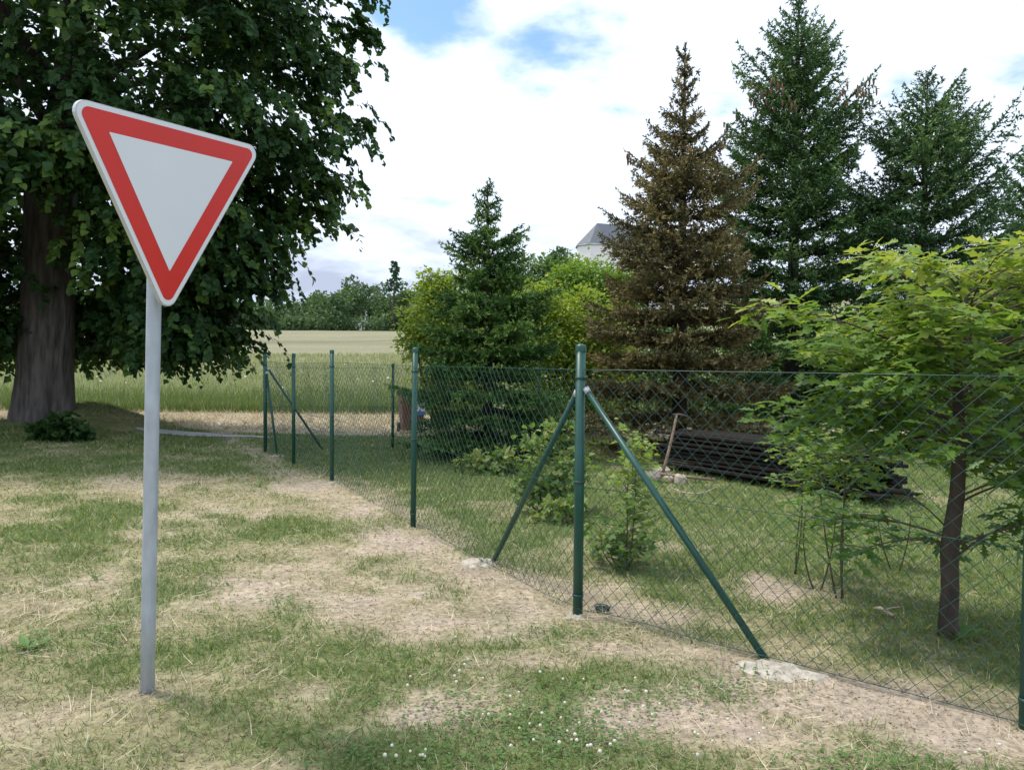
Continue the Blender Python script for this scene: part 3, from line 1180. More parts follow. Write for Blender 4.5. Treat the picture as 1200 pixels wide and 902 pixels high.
spruce('spruce_tree', 1087, 14.8, 86, 2.45, 'broad blue green spruce right of the tallest one', M['spruce_blue'], 12, zlow=.3, whorl=.29, up=.6, noise_r=.34, nl=.06,
       prof=[(86, 3), (120, 20), (160, 38), (200, 66), (260, 82), (320, 92), (420, 100), (540, 100)], sp=.018)
spruce('spruce_tree', 1222, 16.5, 150, 2.3, 'dark spruce cut off by the right edge of the photo', M['spruce_blue'], 15, zlow=.4, p=.75, whorl=.36, up=.5, noise_r=.3, density=.85, nl=.08, sp=.024)


def broadleaf(name, base, blobs, nleaf, size, mat, label, cat='tree', group=None, seed=0, clump=.28, trunk_r=.07, tmpl=RHOMB, per=26, varlo=.1, varhi=.75, stems=None, droop=.3):
    """blobs: (dx,dy,z,r) relative to the base; leaves in clumps spread through the crown"""
    g = np.random.default_rng(seed)
    bx, by = base
    z0 = hz1(bx, by)
    root = empty(name, (bx, by, z0), label, cat, group)
    B = np.array([(bx + b[0], by + b[1], z0 + b[2], b[3]) for b in blobs], float)
    mb = MB()
    zc = B[:, 2].mean()
    for i, b in enumerate(B):
        st = np.array([bx, by, z0 - .05]) + np.array([g.normal(0, trunk_r), g.normal(0, trunk_r), 0])
        mb.tube(curve(st, b[:3], (g.normal(0, .08), g.normal(0, .08), .1 * b[3])), np.linspace(trunk_r, trunk_r * .25, 6), 6)
        for _ in range(5):
            v = unit(g.normal(0, 1, 3) + [0, 0, .3]) * b[3] * .9
            mb.tube(curve(b[:3] - v * .15, b[:3] + v, g.normal(0, .06, 3) * b[3]), np.linspace(trunk_r * .3, trunk_r * .06, 6), 4, False)
    mb.build('trunk' if cat == 'tree' else 'stem', M['twig'] if cat != 'tree' else M['bark_dark'], root, True)
    wgt = B[:, 3] ** 2
    wgt = wgt / wgt.sum()
    nc = max(8, nleaf // per)
    bi = g.choice(len(B), nc, p=wgt)
    dirn = unit(g.normal(0, 1, (nc, 3)) + [0, 0, .25])
    rr = 1.02 - .5 * g.random(nc) ** 1.8
    C = B[bi, :3] + dirn * (B[bi, 3] * rr)[:, None]
    ok = C[:, 2] > z0 + .03
    C, dirn, bi = C[ok], dirn[ok], bi[ok]
    nc = len(C)
    ci = np.repeat(np.arange(nc), per)
    sp = (B[bi, 3] * clump)[ci][:, None]
    off = g.normal(0, 1, (len(ci), 3)) * sp * np.array([1, 1, .6])
    P = C[ci] + off
    P[:, 2] = np.maximum(P[:, 2], z0 + .02)
    D = unit(dirn[ci] * .6 + off / (sp + 1e-6) * .5 + g.normal(0, .5, (len(ci), 3)) - [0, 0, droop])
    Nn = dirn[ci] * .4 + g.normal(0, .45, (len(ci), 3)) + [0, 0, .8]
    cv = varlo + (varhi - varlo) * g.random(nc)
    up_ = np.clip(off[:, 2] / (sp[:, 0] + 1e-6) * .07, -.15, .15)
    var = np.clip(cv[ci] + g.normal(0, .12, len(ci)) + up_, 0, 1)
    V, Fc, k = scatter(*tmpl, P, D, Nn, size * (.65 + .7 * g.random(len(ci))))
    mesh_from('crown' if cat == 'tree' else 'foliage', V - np.array(root.location), Fc, mat, root, False, {'var': np.repeat(var, k)})
    return root


def bl_at(px, py, depth):
    p = at(px, py, depth)
    return (p.x, depth), p.z


def blob_px(base, depth, lst, dz=0):
    """[(px,py,rpx,ddepth)] to blobs relative to the base"""
    out = []
    z0 = hz1(*base)
    for px, py, r, dd in lst:
        p = at(px, py, depth + dd)
        out.append((p.x - base[0], depth + dd - base[1], p.z - z0, r * depth / 942.0))
    return out


def tree_px(name, px, depth, lst, nleaf, size, mat, label, group='broadleaf trees behind the fence', **kw):
    p = at(px, 430, depth)
    base = (p.x, depth)
    return broadleaf(name, base, blob_px(base, depth, lst), nleaf, size, mat, label, group=group, **kw)


tree_px('young_tree', 515, 17.5, [(508, 372, 30, 0), (535, 350, 30, .3), (528, 410, 36, 0), (490, 400, 20, 0), (505, 335, 16, .2), (540, 440, 40, .4), (515, 460, 26, 0)],
        15000, .085, M['yellow_leaf'], 'yellow green young tree just left of the small spruce', seed=31, clump=.3)
tree_px('young_tree', 660, 17.0, [(640, 395, 40, 0), (680, 380, 36, .2), (650, 440, 44, 0), (700, 420, 36, .4), (625, 360, 26, 0), (690, 460, 40, 0), (640, 490, 36, 0), (710, 385, 20, 0)],
        22000, .085, M['yellow_leaf'], 'bright leafy tree between the small spruce and the brown spruce', seed=32, clump=.3)
tree_px('young_tree', 690, 30.0, [(693, 338, 30, 0), (666, 340, 24, 0), (720, 348, 26, 0), (680, 376, 36, 0), (742, 345, 22, 0)],
        15000, .13, M['bright_leaf'], 'bright round topped tree below the white house', seed=33, clump=.3)
tree_px('young_tree', 628, 34.0, [(625, 330, 24, 0), (610, 350, 24, 0), (645, 350, 26, 0), (630, 380, 36, 0), (600, 310, 12, 0), (640, 312, 12, 0), (668, 318, 16, 0)],
        11000, .14, M['mid_leaf'], 'mid green tree with feathery top right of the small spruce leader', seed=34, clump=.32)
tree_px('young_tree', 590, 30.0, [(590, 335, 18, 0), (585, 370, 30, 0), (565, 355, 22, 0), (600, 400, 34, 0)],
        8000, .12, M['yellow_leaf'], 'pale yellow green tree directly behind the small spruce', seed=35)
tree_px('dark_pine_tree', 656, 60.0, [(656, 303, 10, 0), (650, 312, 9, 0), (662, 314, 9, 0), (656, 330, 8, 0)],
        2200, .22, M['spruce_blue'], 'distant dark pine top left of the white house', seed=36, per=16)
tree_px('young_tree', 775, 24.0, [(760, 420, 44, 0), (800, 400, 40, 0), (780, 460, 40, 0)],
        7000, .13, M['mid_leaf'], 'green tree glimpsed low behind the brown spruce', seed=38)
tree_px('young_tree', 1000, 21.0, [(890, 440, 50, 0), (950, 420, 60, 0), (1040, 430, 60, 0), (990, 470, 50, 0), (1120, 440, 60, 0), (1190, 420, 70, 0), (1080, 480, 45, 0), (920, 485, 40, 0), (1170, 485, 45, 0), (850, 480, 40, 0)],
        24000, .16, M['bush_leaf'], 'dark leafy tree low behind the two green spruces', seed=39)


def far_wood():
    g = np.random.default_rng(44)
    P, Nn, D, var, S = [], [], [], [], []
    mb = MB()
    for i in range(95):
        px = -40 + 600 * i / 94 + g.normal(0, 6)
        d = 205 + g.uniform(-7, 40)
        tops = np.interp(px, [-40, 200, 300, 330, 370, 410, 445, 480, 510, 560], [345, 345, 352, 348, 338, 327, 334, 335, 325, 325])
        tops += g.normal(4, 5) + (g.random() < .35) * g.uniform(6, 30)
        p = at(px, tops, d)
        zg = hz1(p.x, d)
        hh = p.z - zg
        r = g.uniform(3.2, 6.0)
        mb.tube([(p.x, d, zg - .5), (p.x, d, zg + hh * .7)], [.3, .1], 5)
        nb = 5
        for b in range(nb):
            c = np.array([p.x + g.normal(0, r * .45), d + g.normal(0, r * .3), zg + hh * g.uniform(.18, .95) - r * .35])
            rb = r * g.uniform(.45, .75)
            m = 140
            dirn = unit(g.normal(0, 1, (m, 3)) + [0, -.4, .3])
            pp = c + dirn * rb * (1 - .35 * g.random((m, 1)) ** 2) + g.normal(0, .25, (m, 3))
            pp[:, 2] = np.maximum(pp[:, 2], zg + .2)
            P.append(pp)
            Nn.append(dirn + g.normal(0, .4, (m, 3)) + [0, 0, .5])
            D.append(dirn * .5 + g.normal(0, .6, (m, 3)))
            var.append(np.clip(g.uniform(.1, .8) + g.normal(0, .12, m), 0, 1))
            S.append(.65 + .6 * g.random(m))
    # undergrowth along the field edge
    for i in range(130):
        px = -40 + 600 * g.random()
        d = 203 + g.uniform(-3, 4)
        p = at(px, 380, d)
        zg = hz1(p.x, d)
        m = 110
        dirn = unit(g.normal(0, 1, (m, 3)) + [0, -.4, .3])
        rb = g.uniform(1.4, 2.8)
        pp = np.array([p.x, d, zg + rb * .5]) + dirn * rb * (1 - .3 * g.random((m, 1)))
        pp[:, 2] = np.maximum(pp[:, 2], zg + .1)
        P.append(pp)
        Nn.append(dirn + g.normal(0, .4, (m, 3)) + [0, 0, .5])
        D.append(dirn * .5 + g.normal(0, .6, (m, 3)))
        var.append(np.clip(g.uniform(.2, .9) + g.normal(0, .12, m), 0, 1))
        S.append(.45 + .4 * g.random(m))
    V, Fc, k = scatter(*RHOMB, np.vstack(P), np.vstack(D), np.vstack(Nn), np.concatenate(S))
    o = mesh_from('far_wood', V, Fc, M['far_leaf'], None, False, {'var': np.repeat(np.concatenate(var), k)})
    tag(o, 'dense green wood along the far edge of the field', 'wood', None, 'stuff')
    t = mb.build('wood_trunks', M['bark_dark'], o)
    t['kind'] = 'stuff'


far_wood()


def lone_conifer():
    g = np.random.default_rng(5)
    d = 200.0
    top = at(462, 307, d)
    z0 = hz1(top.x, d)
    H = top.z - z0
    root = empty('conifer_tree', (top.x, d, z0), 'lone thin dark conifer standing above the far wood', 'tree')
    mb = MB()
    mb.tube([(top.x, d, z0 - .5), (top.x, d, z0 + H)], [.35, .06], 6)
    P, D = [], []
    for z in np.linspace(H * .6, H * .99, 11):
        L = 1.9 * (1 - (z - H * .5) / (H * .56)) + .5
        for b in range(4):
            a = g.uniform(0, 6.28)
            ll = L * g.uniform(.5, 1.1)
            h = np.array([math.cos(a), math.sin(a), g.normal(-.05, .12)])
            o = np.array([top.x, d, z0 + z])
            mb.tube([o, o + h * ll], [.06, .02], 3, False)
            for s in np.linspace(.3, 1, 9):
                for _ in range(3):
                    P.append(o + h * ll * s + g.normal(0, .12, 3))
                    D.append(h + g.normal(0, .7, 3))
    mb.build('trunk', M['bark_dark'], root)
    P, D = np.array(P), np.array(D)
    V, Fc, k = scatter(*RHOMB, P, D, g.normal(0, 1, P.shape), .55)
    mesh_from('crown', V - np.array(root.location), Fc, M['spruce_blue'], root, False, {'var': np.repeat(g.random(len(P)) * .4, k)})


lone_conifer()


# ------------------------------------------------------------------ white house on the hill
def house():
    d = 120.0
    c = at(703, 256, d)                                   # tip of the roof over the rounded end
    cx, cy = c.x, d + 4
    z0 = hz1(cx, cy)
    eave = at(678, 283, d).z
    apex = c.z
    root = empty('house', (cx, cy, z0), 'white house with grey slate hipped roof on the hill', 'house')
    r = 3.2
    Lb = 14
    # footprint: half octagon end to the left, body running away to the right
    dirb = unit(np.array([.93, .36]))
    nb = np.array([-dirb[1], dirb[0]])
    fp = []
    for a in np.linspace(-90, 90, 5):
        fp.append(np.array([cx, cy]) - dirb * r * math.cos(R(a)) + nb * r * math.sin(R(a)) * -1)
    fp = fp + [np.array([cx, cy]) + dirb * Lb - nb * r * 1, np.array([cx, cy]) + dirb * Lb + nb * r]
    fp = fp[:5] + [fp[4] + dirb * Lb, fp[0] + dirb * Lb]
    n = len(fp)
    mb = MB()
    v = [(*p, z0 - 2) for p in fp] + [(*p, eave) for p in fp]
    mb.add(v, [(i, (i + 1) % n, n + (i + 1) % n, n + i) for i in range(n)])
    mb.build('wall', M['plaster'], root)
    rf = MB()
    ov = [np.array([cx, cy]) + (p - np.array([cx, cy])) * 1.06 for p in fp]
    A = (cx, cy, apex)
    Bv = (cx + dirb[0] * Lb, cy + dirb[1] * Lb, apex)
    v = [(*p, eave - .05) for p in ov] + [A, Bv] + [(*p, eave - .3) for p in ov]
    t = [(i, i + 1, n) for i in range(4)] + [(n - 2, n - 1, n + 1)]
    q = [(4, 5, n + 1, n), (6, 0, n, n + 1)] + [(n + 2 + i, n + 2 + (i + 1) % n, (i + 1) % n, i) for i in range(n)]
    rf.add(v, q, t)
    roof = rf.build('roof', M['slate'], root)
    gt = MB()
    for i in range(n):
        a, b = ov[i], ov[(i + 1) % n]
        gt.tube([(*a, eave - .2), (*b, eave - .2)], .09, 6)
    gt.build('gutter', M['zinc'], root, True)


house()


# ------------------------------------------------------------------ fence
def fence():
    c = CORNER
    root = empty('wire_fence', (c[0], c[1], hz1(*c)), 'dark green chain link fence with slanting braces turning at the corner post', 'fence')
    rp = .030

    def post(p, h, lean=(0, 0), r=rp):
        z = hz1(*p)
        mb = MB()
        mb.tube([(p[0], p[1], z - .1), (p[0] + lean[0], p[1] + lean[1], z + h)], r, 14)
        o = mb.build('post', M['fence_green'], root, True)
        k = MB()
        k.lathe([(r * 1.08, -.03), (r * 1.1, 0), (r * .95, .010), (r * .5, .016), (0, .018)], (p[0] + lean[0], p[1] + lean[1], z + h), 14)
        k.build('post_cap', M['fence_green'], o, True)
        for zz in (.12, .8, 1.42):
            m2 = MB()
            f = zz / h
            m2.tube([(p[0] + lean[0] * f, p[1] + lean[1] * f, z + zz - .008), (p[0] + lean[0] * f, p[1] + lean[1] * f, z + zz + .008)], r * 1.12, 12)
            m2.build('clip', M['fence_wire'], o, True)
        return o

    posts = []
    for i, (p, h) in enumerate(zip(FP, (1.57, 1.60, 1.61, 1.62, 1.605))):
        posts.append(post(p, h, (random.uniform(-.01, .01), 0), rp if i in (0, 4) else .026))
    post(FRIGHT, 1.6)
    post(FBACK, 1.45, r=.024)
    post(FBACK2, 1.5, r=.024)

    def brace(p_post, foot, h_top, h_post=1.6):
        z0 = hz1(*foot) + .02
        zp = hz1(*p_post)
        d = unit(np.array(foot) - np.array(p_post))
        a = np.array([p_post[0] + d[0] * .035, p_post[1] + d[1] * .035, zp + h_top])
        b = np.array([foot[0], foot[1], z0 - .05])
        mb = MB()
        mb.tube([a, b], .019, 12)
        o = mb.build('brace', M['fence_green'], root, True)
        cl = MB()
        cl.tube([a, a + unit(b - a) * .035], .0205, 10)
        cl.build('bracket', M['alu'], o, True)
        return o
    brace(CORNER, gnd(576, 658), 1.34)
    brace(CORNER, gnd(903, 775), 1.36)
    brace(FP[0], gnd(380, 529), 1.36)
    brace(FP[0], gnd(325, 534), 1.3)

    def footing(p, rx, ry, h, seed, rot=0.0):
        g = np.random.default_rng(seed)
        z = hz1(*p)
        k, n = 20, 5
        ang = np.arange(k) / k * 2 * np.pi
        wob = 1 + .35 * (vnoise(np.cos(ang) * 1.5 + seed, np.sin(ang) * 1.5, 3) - .5) + .14 * g.normal(0, 1, k)
        v = []
        for i in range(n):
            f = i / (n - 1)
            rr = math.cos(f * 1.45)
            X = np.cos(ang) * rx * rr * wob
            Y = np.sin(ang) * ry * rr * wob
            v.append(np.stack([p[0] + X * math.cos(rot) - Y * math.sin(rot), p[1] + X * math.sin(rot) + Y * math.cos(rot),
                               z - .025 + h * math.sin(f * 1.57) + g.normal(0, .008, k) * (f > 0)], 1))
        mb = MB()
        vv = np.vstack(v + [np.array([[p[0], p[1], z - .02 + h]])])
        q = [(i * k + j, i * k + (j + 1) % k, (i + 1) * k + (j + 1) % k, (i + 1) * k + j) for i in range(n - 1) for j in range(k)]
        t = [((n - 1) * k + j, (n - 1) * k + (j + 1) % k, n * k) for j in range(k)]
        mb.add(vv, q, t)
        return mb.build('footing', M['concrete'], root, True)
    footing(gnd(915, 789), .25, .15, .05, 1, -.5)
    footing(gnd(563, 660), .17, .13, .05, 2)
    footing(gnd(672, 722), .10, .08, .03, 3)
    footing(gnd(389, 567), .12, .1, .03, 4)
    footing(gnd(326, 536), .14, .1, .04, 5)
    footing(gnd(482, 617), .10, .08, .025, 6)

    def panel(p, q, htop, w=.09, wr=.0017, low=.03, sag=.0):
        """chain link cloth: interlocked zigzag wires, with three line wires"""
        p, q = np.array(p), np.array(q)
        Ltot = np.linalg.norm(q - p)
        u = (q - p) / Ltot
        nrm = np.array([-u[1], u[0]])
        n = int(Ltot / (w / 2))
        hh = w / 2
        rows = int((htop - low) / hh)
        V, Q = [], []
        base = 0
        ii, jj = np.meshgrid(np.arange(n), np.arange(rows), indexing='ij')
        ii, jj = ii.ravel(), jj.ravel()
        s0 = (ii + ((ii + jj) % 2)) * (w / 2) + .01
        s1 = (ii + ((ii + jj + 1) % 2)) * (w / 2) + .01
        z0 = jj * hh
        z1 = (jj + 1) * hh

        def pos(s, z, off):
            bulge = .018 * np.sin(s * 3.1 + 1) * np.sin(z * 2.2 + s) + .012 * np.sin(s * 7 + z * 3)
            dz = .012 * np.sin(s * 2.3) + .008 * np.sin(s * 5.1)
            x = p[0] + u[0] * s + nrm[0] * (off + bulge)
            y = p[1] + u[1] * s + nrm[1] * (off + bulge)
            gz = hz1(*p) + (hz1(*q) - hz1(*p)) * s / Ltot
            zz = gz + low + dz * (1 - z / htop) + z * (1 - (dz * 0))
            return np.stack([x, y, zz], 1)
        o0 = np.where((ii + jj) % 2 == 0, .0022, -.0022)
        A = pos(s0, z0, o0)
        Bp = pos(s1, z1, o0)
        d = unit(Bp - A)
        a1 = unit(np.cross(d, np.array([nrm[0], nrm[1], 0])))
        a2 = np.cross(d, a1)
        ks = 3
        ang = np.arange(ks) / ks * 2 * np.pi
        ring = wr * (np.cos(ang)[None, :, None] * a1[:, None, :] + np.sin(ang)[None, :, None] * a2[:, None, :])
        VV = np.concatenate([A[:, None, :] + ring, Bp[:, None, :] + ring], 1)
        m = len(A)
        f = np.array([(j, (j + 1) % ks, ks + (j + 1) % ks, ks + j) for j in range(ks)])
        FF = (f[None] + (np.arange(m) * 2 * ks)[:, None, None]).reshape(-1, 4)
        mesh_from('wire_mesh', VV.reshape(-1, 3) - np.array(root.location), FF, M['fence_wire'], root)
        for z in (0, (htop - low) * .5, rows * hh):
            ss = np.linspace(0, Ltot, 14)
            mb = MB()
            mb.tube(pos(ss, np.full(14, z), .004), .0021, 5, False)
            mb.build('line_wire', M['fence_green'], root, True)
    for i in range(4):
        panel(FP[i], FP[i + 1], 1.5)
    panel(CORNER, FRIGHT, 1.5)
    ext = FRIGHT + RIGHT_DIR * 2.4
    post(ext, 1.6)
    panel(FRIGHT, ext, 1.5)
    panel(FP[0], FBACK, 1.42)
    panel(FBACK, FBACK2, 1.42)
    # left over coil of wire at the foot of the corner post
    p = gnd(706, 716)
    z = hz1(*p)
    mb = MB()
    t = np.linspace(0, 7 * 2 * np.pi, 150)
    mb.tube(np.stack([p[0] + (.035 + .002 * t / 6) * np.cos(t), p[1] + .032 * np.sin(t) + .008 * np.sin(t * .37), z + .012 + .006 * np.sin(t * 1.3) + .0006 * t], 1), .003, 5)
    co = mb.build('wire_coil', M['fence_wire'], None, True)
    tag(co, 'small coil of green wire lying at the corner post', 'wire')


fence()


# ------------------------------------------------------------------ road sign
def round_tri(side_len, rad, seg=7):
    """rounded triangle, tip down, centred on its top edge's middle; x right, y up"""
    h = side_len * math.sqrt(3) / 2
    P = np.array([(-side_len / 2, 0), (side_len / 2, 0), (0, -h)])
    c = P.mean(0)
    out = []
    Pin = c + (P - c) * (1 - rad / (h / 3))
    for i, p in enumerate(Pin):
        d = unit(P[i] - c)
        a0 = math.atan2(d[1], d[0])
        for a in np.linspace(a0 + R(60), a0 - R(60), seg):
            out.append(p + rad * np.array([math.cos(a), math.sin(a)]))
    return np.array(out)


def inset_tri(side_len, inset, rad, seg=7):
    h = side_len * math.sqrt(3) / 2
    k = 1 - inset / (h / 3)
    poly = round_tri(side_len * k, rad, seg)
    return poly + np.array([0, -inset])


def sign():
    # corners of the panel (virtual, before rounding): it leans a little forward
    A = np.array([-1.671, 3.023, 2.484])
    Bq = np.array([-1.195, 3.833, 2.509])
    T = np.array([-1.500, 3.492, 1.688])
    ux2 = unit(Bq - A)
    mid = (A + Bq) / 2
    uy2 = unit(mid - T)
    uy2 = unit(uy2 - ux2 * float(np.dot(uy2, ux2)))
    un = np.cross(ux2, uy2)                            # towards the viewer
    S = .94
    base = np.array(gnd(172, 811))
    zb = hz1(*base)
    root = empty('road_sign', (base[0], base[1], zb), 'white give way triangle with red border on a grey steel pole', 'road sign')
    pm = MB()
    pb = np.array([base[0], base[1], zb - .15])
    pe = np.array(at(180.5, 345, 3.56))
    pt = pb + (pe - pb) * ((2.38 - pb[2]) / (pe[2] - pb[2]))
    tt = np.linspace(0, 1, 6)[:, None]
    pm.tube(pb * (1 - tt) + pt * tt, .031, 24)
    pole = pm.build('pole', M['zinc'], root, True)
    cp = MB()
    cp.lathe([(.033, -.03), (.034, 0), (.028, .012), (0, .016)], pt, 20)
    cp.build('pole_cap', M['rubber'], pole, True)
    pl = MB()
    outer = round_tri(S, .045)
    pl.prism(outer, mid, ux2, uy2, un, -.018, 0)
    plate = pl.build('plate', M['alu'], root)
    w = MB()
    w.prism(inset_tri(S, .004, .042), mid, ux2, uy2, un, .0008, .0016)
    w.build('white_edge', M['sign_white'], plate)
    r_ = MB()
    r_.prism(inset_tri(S, .022, .028), mid, ux2, uy2, un, .0022, .0030)
    r_.build('red_border', M['sign_red'], plate)
    c = MB()
    c.prism(inset_tri(S, .098, .002, 3), mid, ux2, uy2, un, .0036, .0044)
    c.build('white_centre', M['sign_white'], plate)
    for dz in (-.16, -.55):
        b = MB()
        cc = mid + uy2 * dz
        f = (cc[2] - pb[2]) / (pt[2] - pb[2])
        pp = pb * (1 - f) + pt * f
        b.box(cc - un * .026, (.22, .014, .04), np.stack([ux2, un, uy2], 1), .003)
        link = cc - un * .03
        b.tube([link, pp], .014, 8)
        b.tube([pp - [0, 0, .02], pp + [0, 0, .02]], .036, 16)
        b.build('clamp', M['alu'], root)


sign()


# ------------------------------------------------------------------ young oak by the fence
def leaf_cluster(g, P, tips_dir, per, spread, out):
    for p, d in zip(P, tips_dir):
        for _ in range(per):
            a = g.uniform(0, 6.28)
            side_ = np.array([math.cos(a), math.sin(a), g.normal(-.1, .25)])
            out.append((p + g.normal(0, spread, 3), unit(side_ * .9 + d * .5), unit(np.array([g.normal(0, .5), g.normal(-.18, .5), 1.0]))))


def oak():
    g = np.random.default_rng(77)
    bx, by = gnd(1113, 745)
    z0 = hz1(bx, by)
    root = empty('oak_tree', (bx, by, z0), 'young oak with yellow green lobed leaves and slim dark trunk by the fence', 'tree')
    b0 = np.array([bx, by, z0])
    mb = MB()
    tz = np.array([-.05, .0, .08, .25, .5, .8, 1.1, 1.4, 1.7, 2.05])
    tx = np.array([0, 0, -.012, -.004, -.016, .022, .028, .008, .03, .05])
    pts = b0 + np.stack([tx, 0 * tx, tz], 1)
    rad = np.array([.078, .066, .052, .047, .048, .040, .034, .026, .018, .008])
    mb.tube(pts, rad, 14)
    mb.build('trunk', M['bark_dark'], root, True)

    def tr(z):
        return b0 + np.array([np.interp(z, tz, tx), 0, z])
    br = MB()
    leaves = []
    spec = []
    # (height, azimuth deg [0 = right, 90 = away, 180 = left, 270 = to the viewer], length, rise, leafiness)
    lst = [(.42, 10, .75, .25, .7), (.50, 330, .6, .2, .6), (.36, 60, .6, .1, .6), (.58, 165, .30, .24, .12), (.55, 150, .75, .02, .6), (.5, 190, .6, -.02, .45),
           (.74, 15, .75, .1, .35), (.80, 70, .8, .1, .7), (.78, 340, .7, .15, .5)]
    for i in range(46):
        z = .98 + 1.0 * (i + .5) / 46
        az_ = i * 137.5 + g.uniform(-20, 20)
        left = max(0.0, -math.cos(R(az_)))
        ln_ = (1.15 - .45 * max(0, z - 1.5) / .5) * g.uniform(.6, 1.05)
        lst.append((z, az_, ln_ * (1 - (.5 if z > 1.3 else .3) * left), g.uniform(-.02, .32) - .08 * left, 1.0))
    lst += [(1.45, 178, 1.12, .36, .9), (1.35, 186, .9, .2, 1.0), (1.2, 172, 1.0, .0, 1.0), (1.12, 183, .95, .0, 1.0), (1.1, 200, .6, -.05, .8), (1.6, 20, .6, .5, 1.2), (1.5, 350, .9, .3, 1.2),
            (1.0, 5, .8, -.25, 1.0), (1.0, 330, .8, -.2, 1.0), (1.3, 0, 1.0, .1, 1.0), (1.0, 290, .6, -.22, 1.0), (1.0, 345, 1.0, -.2, 1.0), (1.2, 195, .8, .05, 1.0), (1.75, 60, .4, .35, 1.0), (1.75, 170, .5, .35, 1)]
    for (z, az, L, rise, lf) in lst:
        a = R(az)
        h = np.array([math.cos(a), math.sin(a) * .8, 0])
        st = tr(z)
        en = st + h * L + np.array([0, 0, rise])
        c = curve(st, en, (g.normal(0, .03), g.normal(0, .03), .10 * L), 7)
        br.tube(c, np.linspace(.0085 * (.5 + L * .5), .0025, 7), 5, False)
        nsub = int(7 * L + 2)
        for s in range(nsub):
            t = .30 + .70 * (s + g.random()) / nsub
            i0 = min(5, int(t * 6))
            p = c[i0] + (c[i0 + 1] - c[i0]) * (t * 6 - i0)
            a2 = a + (1 if s % 2 else -1) * g.uniform(.4, 1.1)
            l2 = g.uniform(.08, .26) * (1.1 - .5 * t)
            d = np.array([math.cos(a2), math.sin(a2), g.uniform(-.15, .35)])
            e = p + d * l2
            br.tube([p, (p + e) / 2 + [0, 0, .01], e], [.0035, .0028, .002], 4, False)
            if g.random() < lf:
                leaf_cluster(g, [e], [d], g.integers(7, 12), .045, leaves)
            if g.random() < lf * .7:
                leaf_cluster(g, [(p + e) / 2], [d], 5, .04, leaves)
        if g.random() < lf:
            leaf_cluster(g, [c[-1]], [h], 6, .03, leaves)
    br.build('branch', M['twig'], root, True)
    P = np.array([l[0] for l in leaves])
    D = np.array([l[1] for l in leaves])
    Nn = np.array([l[2] for l in leaves])
    n = len(P)
    print('oak leaves', n)
    S = .08 + .07 * g.random(n)
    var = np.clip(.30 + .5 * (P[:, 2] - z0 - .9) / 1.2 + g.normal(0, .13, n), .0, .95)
    V, Fc, k = scatter(*OAKLEAF, P, D, Nn, S)
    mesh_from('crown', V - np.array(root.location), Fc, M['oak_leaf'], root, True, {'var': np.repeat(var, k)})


oak()


def sapling(name, px, py, stems, nper, leaf, tmpl, mat, label, seed, cat='plant', group='saplings behind the fence', spread=.07, twigs=8, lo=.25, varc=.45, zbias=1.0):
    """stems: list of (dx, dy, height) ; leaves sit on short twigs along each"""
    g = np.random.default_rng(seed)
    bx, by = gnd(px, py)
    z0 = hz1(bx, by)
    root = empty(name, (bx, by, z0), label, cat, group)
    b0 = np.array([bx, by, z0])
    mb = MB()
    leaves = []
    for (dx, dy, h) in stems:
        c = curve(b0 + np.array([dx * .15, dy * .15, -.03]), b0 + np.array([dx, dy, h]), (g.normal(0, .03), g.normal(0, .03), 0), 7)
        mb.tube(c, np.linspace(.0065, .0025, 7), 6)
        nt_ = int(twigs * h / .8) + 2
        for s in range(nt_):
            t = lo + (1 - lo) * ((s + g.random()) / nt_) ** zbias
            i0 = min(5, int(t * 6))
            p = c[i0] + (c[i0 + 1] - c[i0]) * (t * 6 - i0)
            a = g.uniform(0, 6.28)
            d = np.array([math.cos(a), math.sin(a), g.uniform(-.1, .5)])
            e = p + d * g.uniform(.06, .26)
            mb.tube([p, (p + e) / 2, e], [.003, .0025, .002], 4, False)
            leaf_cluster(g, [e, (p + e) / 2], [d, d], nper, spread * .6, leaves)
    mb.build('stem', M['twig'], root, True)
    P = np.array([l[0] for l in leaves])
    P[:, 2] = np.maximum(P[:, 2], z0 + .03)
    D = np.array([l[1] for l in leaves])
    Nn = np.array([l[2] for l in leaves])
    n = len(P)
    var = np.clip(varc + .25 * (P[:, 2] - z0 - .5) + g.normal(0, .16, n), 0, 1)
    V, Fc, k = scatter(*tmpl, P, D, Nn, leaf * (.65 + .7 * g.random(n)))
    mesh_from('foliage', V - np.array(root.location), Fc, mat, root, True, {'var': np.repeat(var, k)})


sapling('oak_sapling', 986, 702, [(.02, .02, 1.12), (.12, .1, 1.0), (-.16, .05, 1.0)], 4, .085, OAKLEAF, M['oak_leaf'], 'bushy oak sapling with thin stems left of the young oak', 91, lo=.7, twigs=14)
sapling('oak_sapling', 957, 690, [(-.02, .1, .62), (.12, 0, .5)], 3, .10, OAKLEAF, M['oak_leaf'], 'low sapling with spreading leaves behind the slanting brace foot', 92, lo=.5, twigs=12, varc=.35)
sapling('oak_sapling', 930, 672, [(.02, .0, .95), (.15, .1, .8)], 2, .10, OAKLEAF, M['oak_leaf'], 'spindly sapling on bare soil in front of the plank stack', 93, lo=.72, twigs=12, varc=.5)
sapling('oak_sapling', 1050, 668, [(.1, .0, .45), (-.1, .1, .4)], 3, .09, OAKLEAF, M['oak_leaf'], 'short leafy sapling just left of the oak trunk', 94, lo=.4, twigs=12, varc=.35)
sapling('maple_sapling', 735, 668, [(.0, .0, 1.02), (.06, .05, .85)], 3, .065, MAPLE, M['sap_leaf'], 'slender maple sapling with pale leaves right of the corner post', 95, lo=.15, twigs=18, varc=.5)
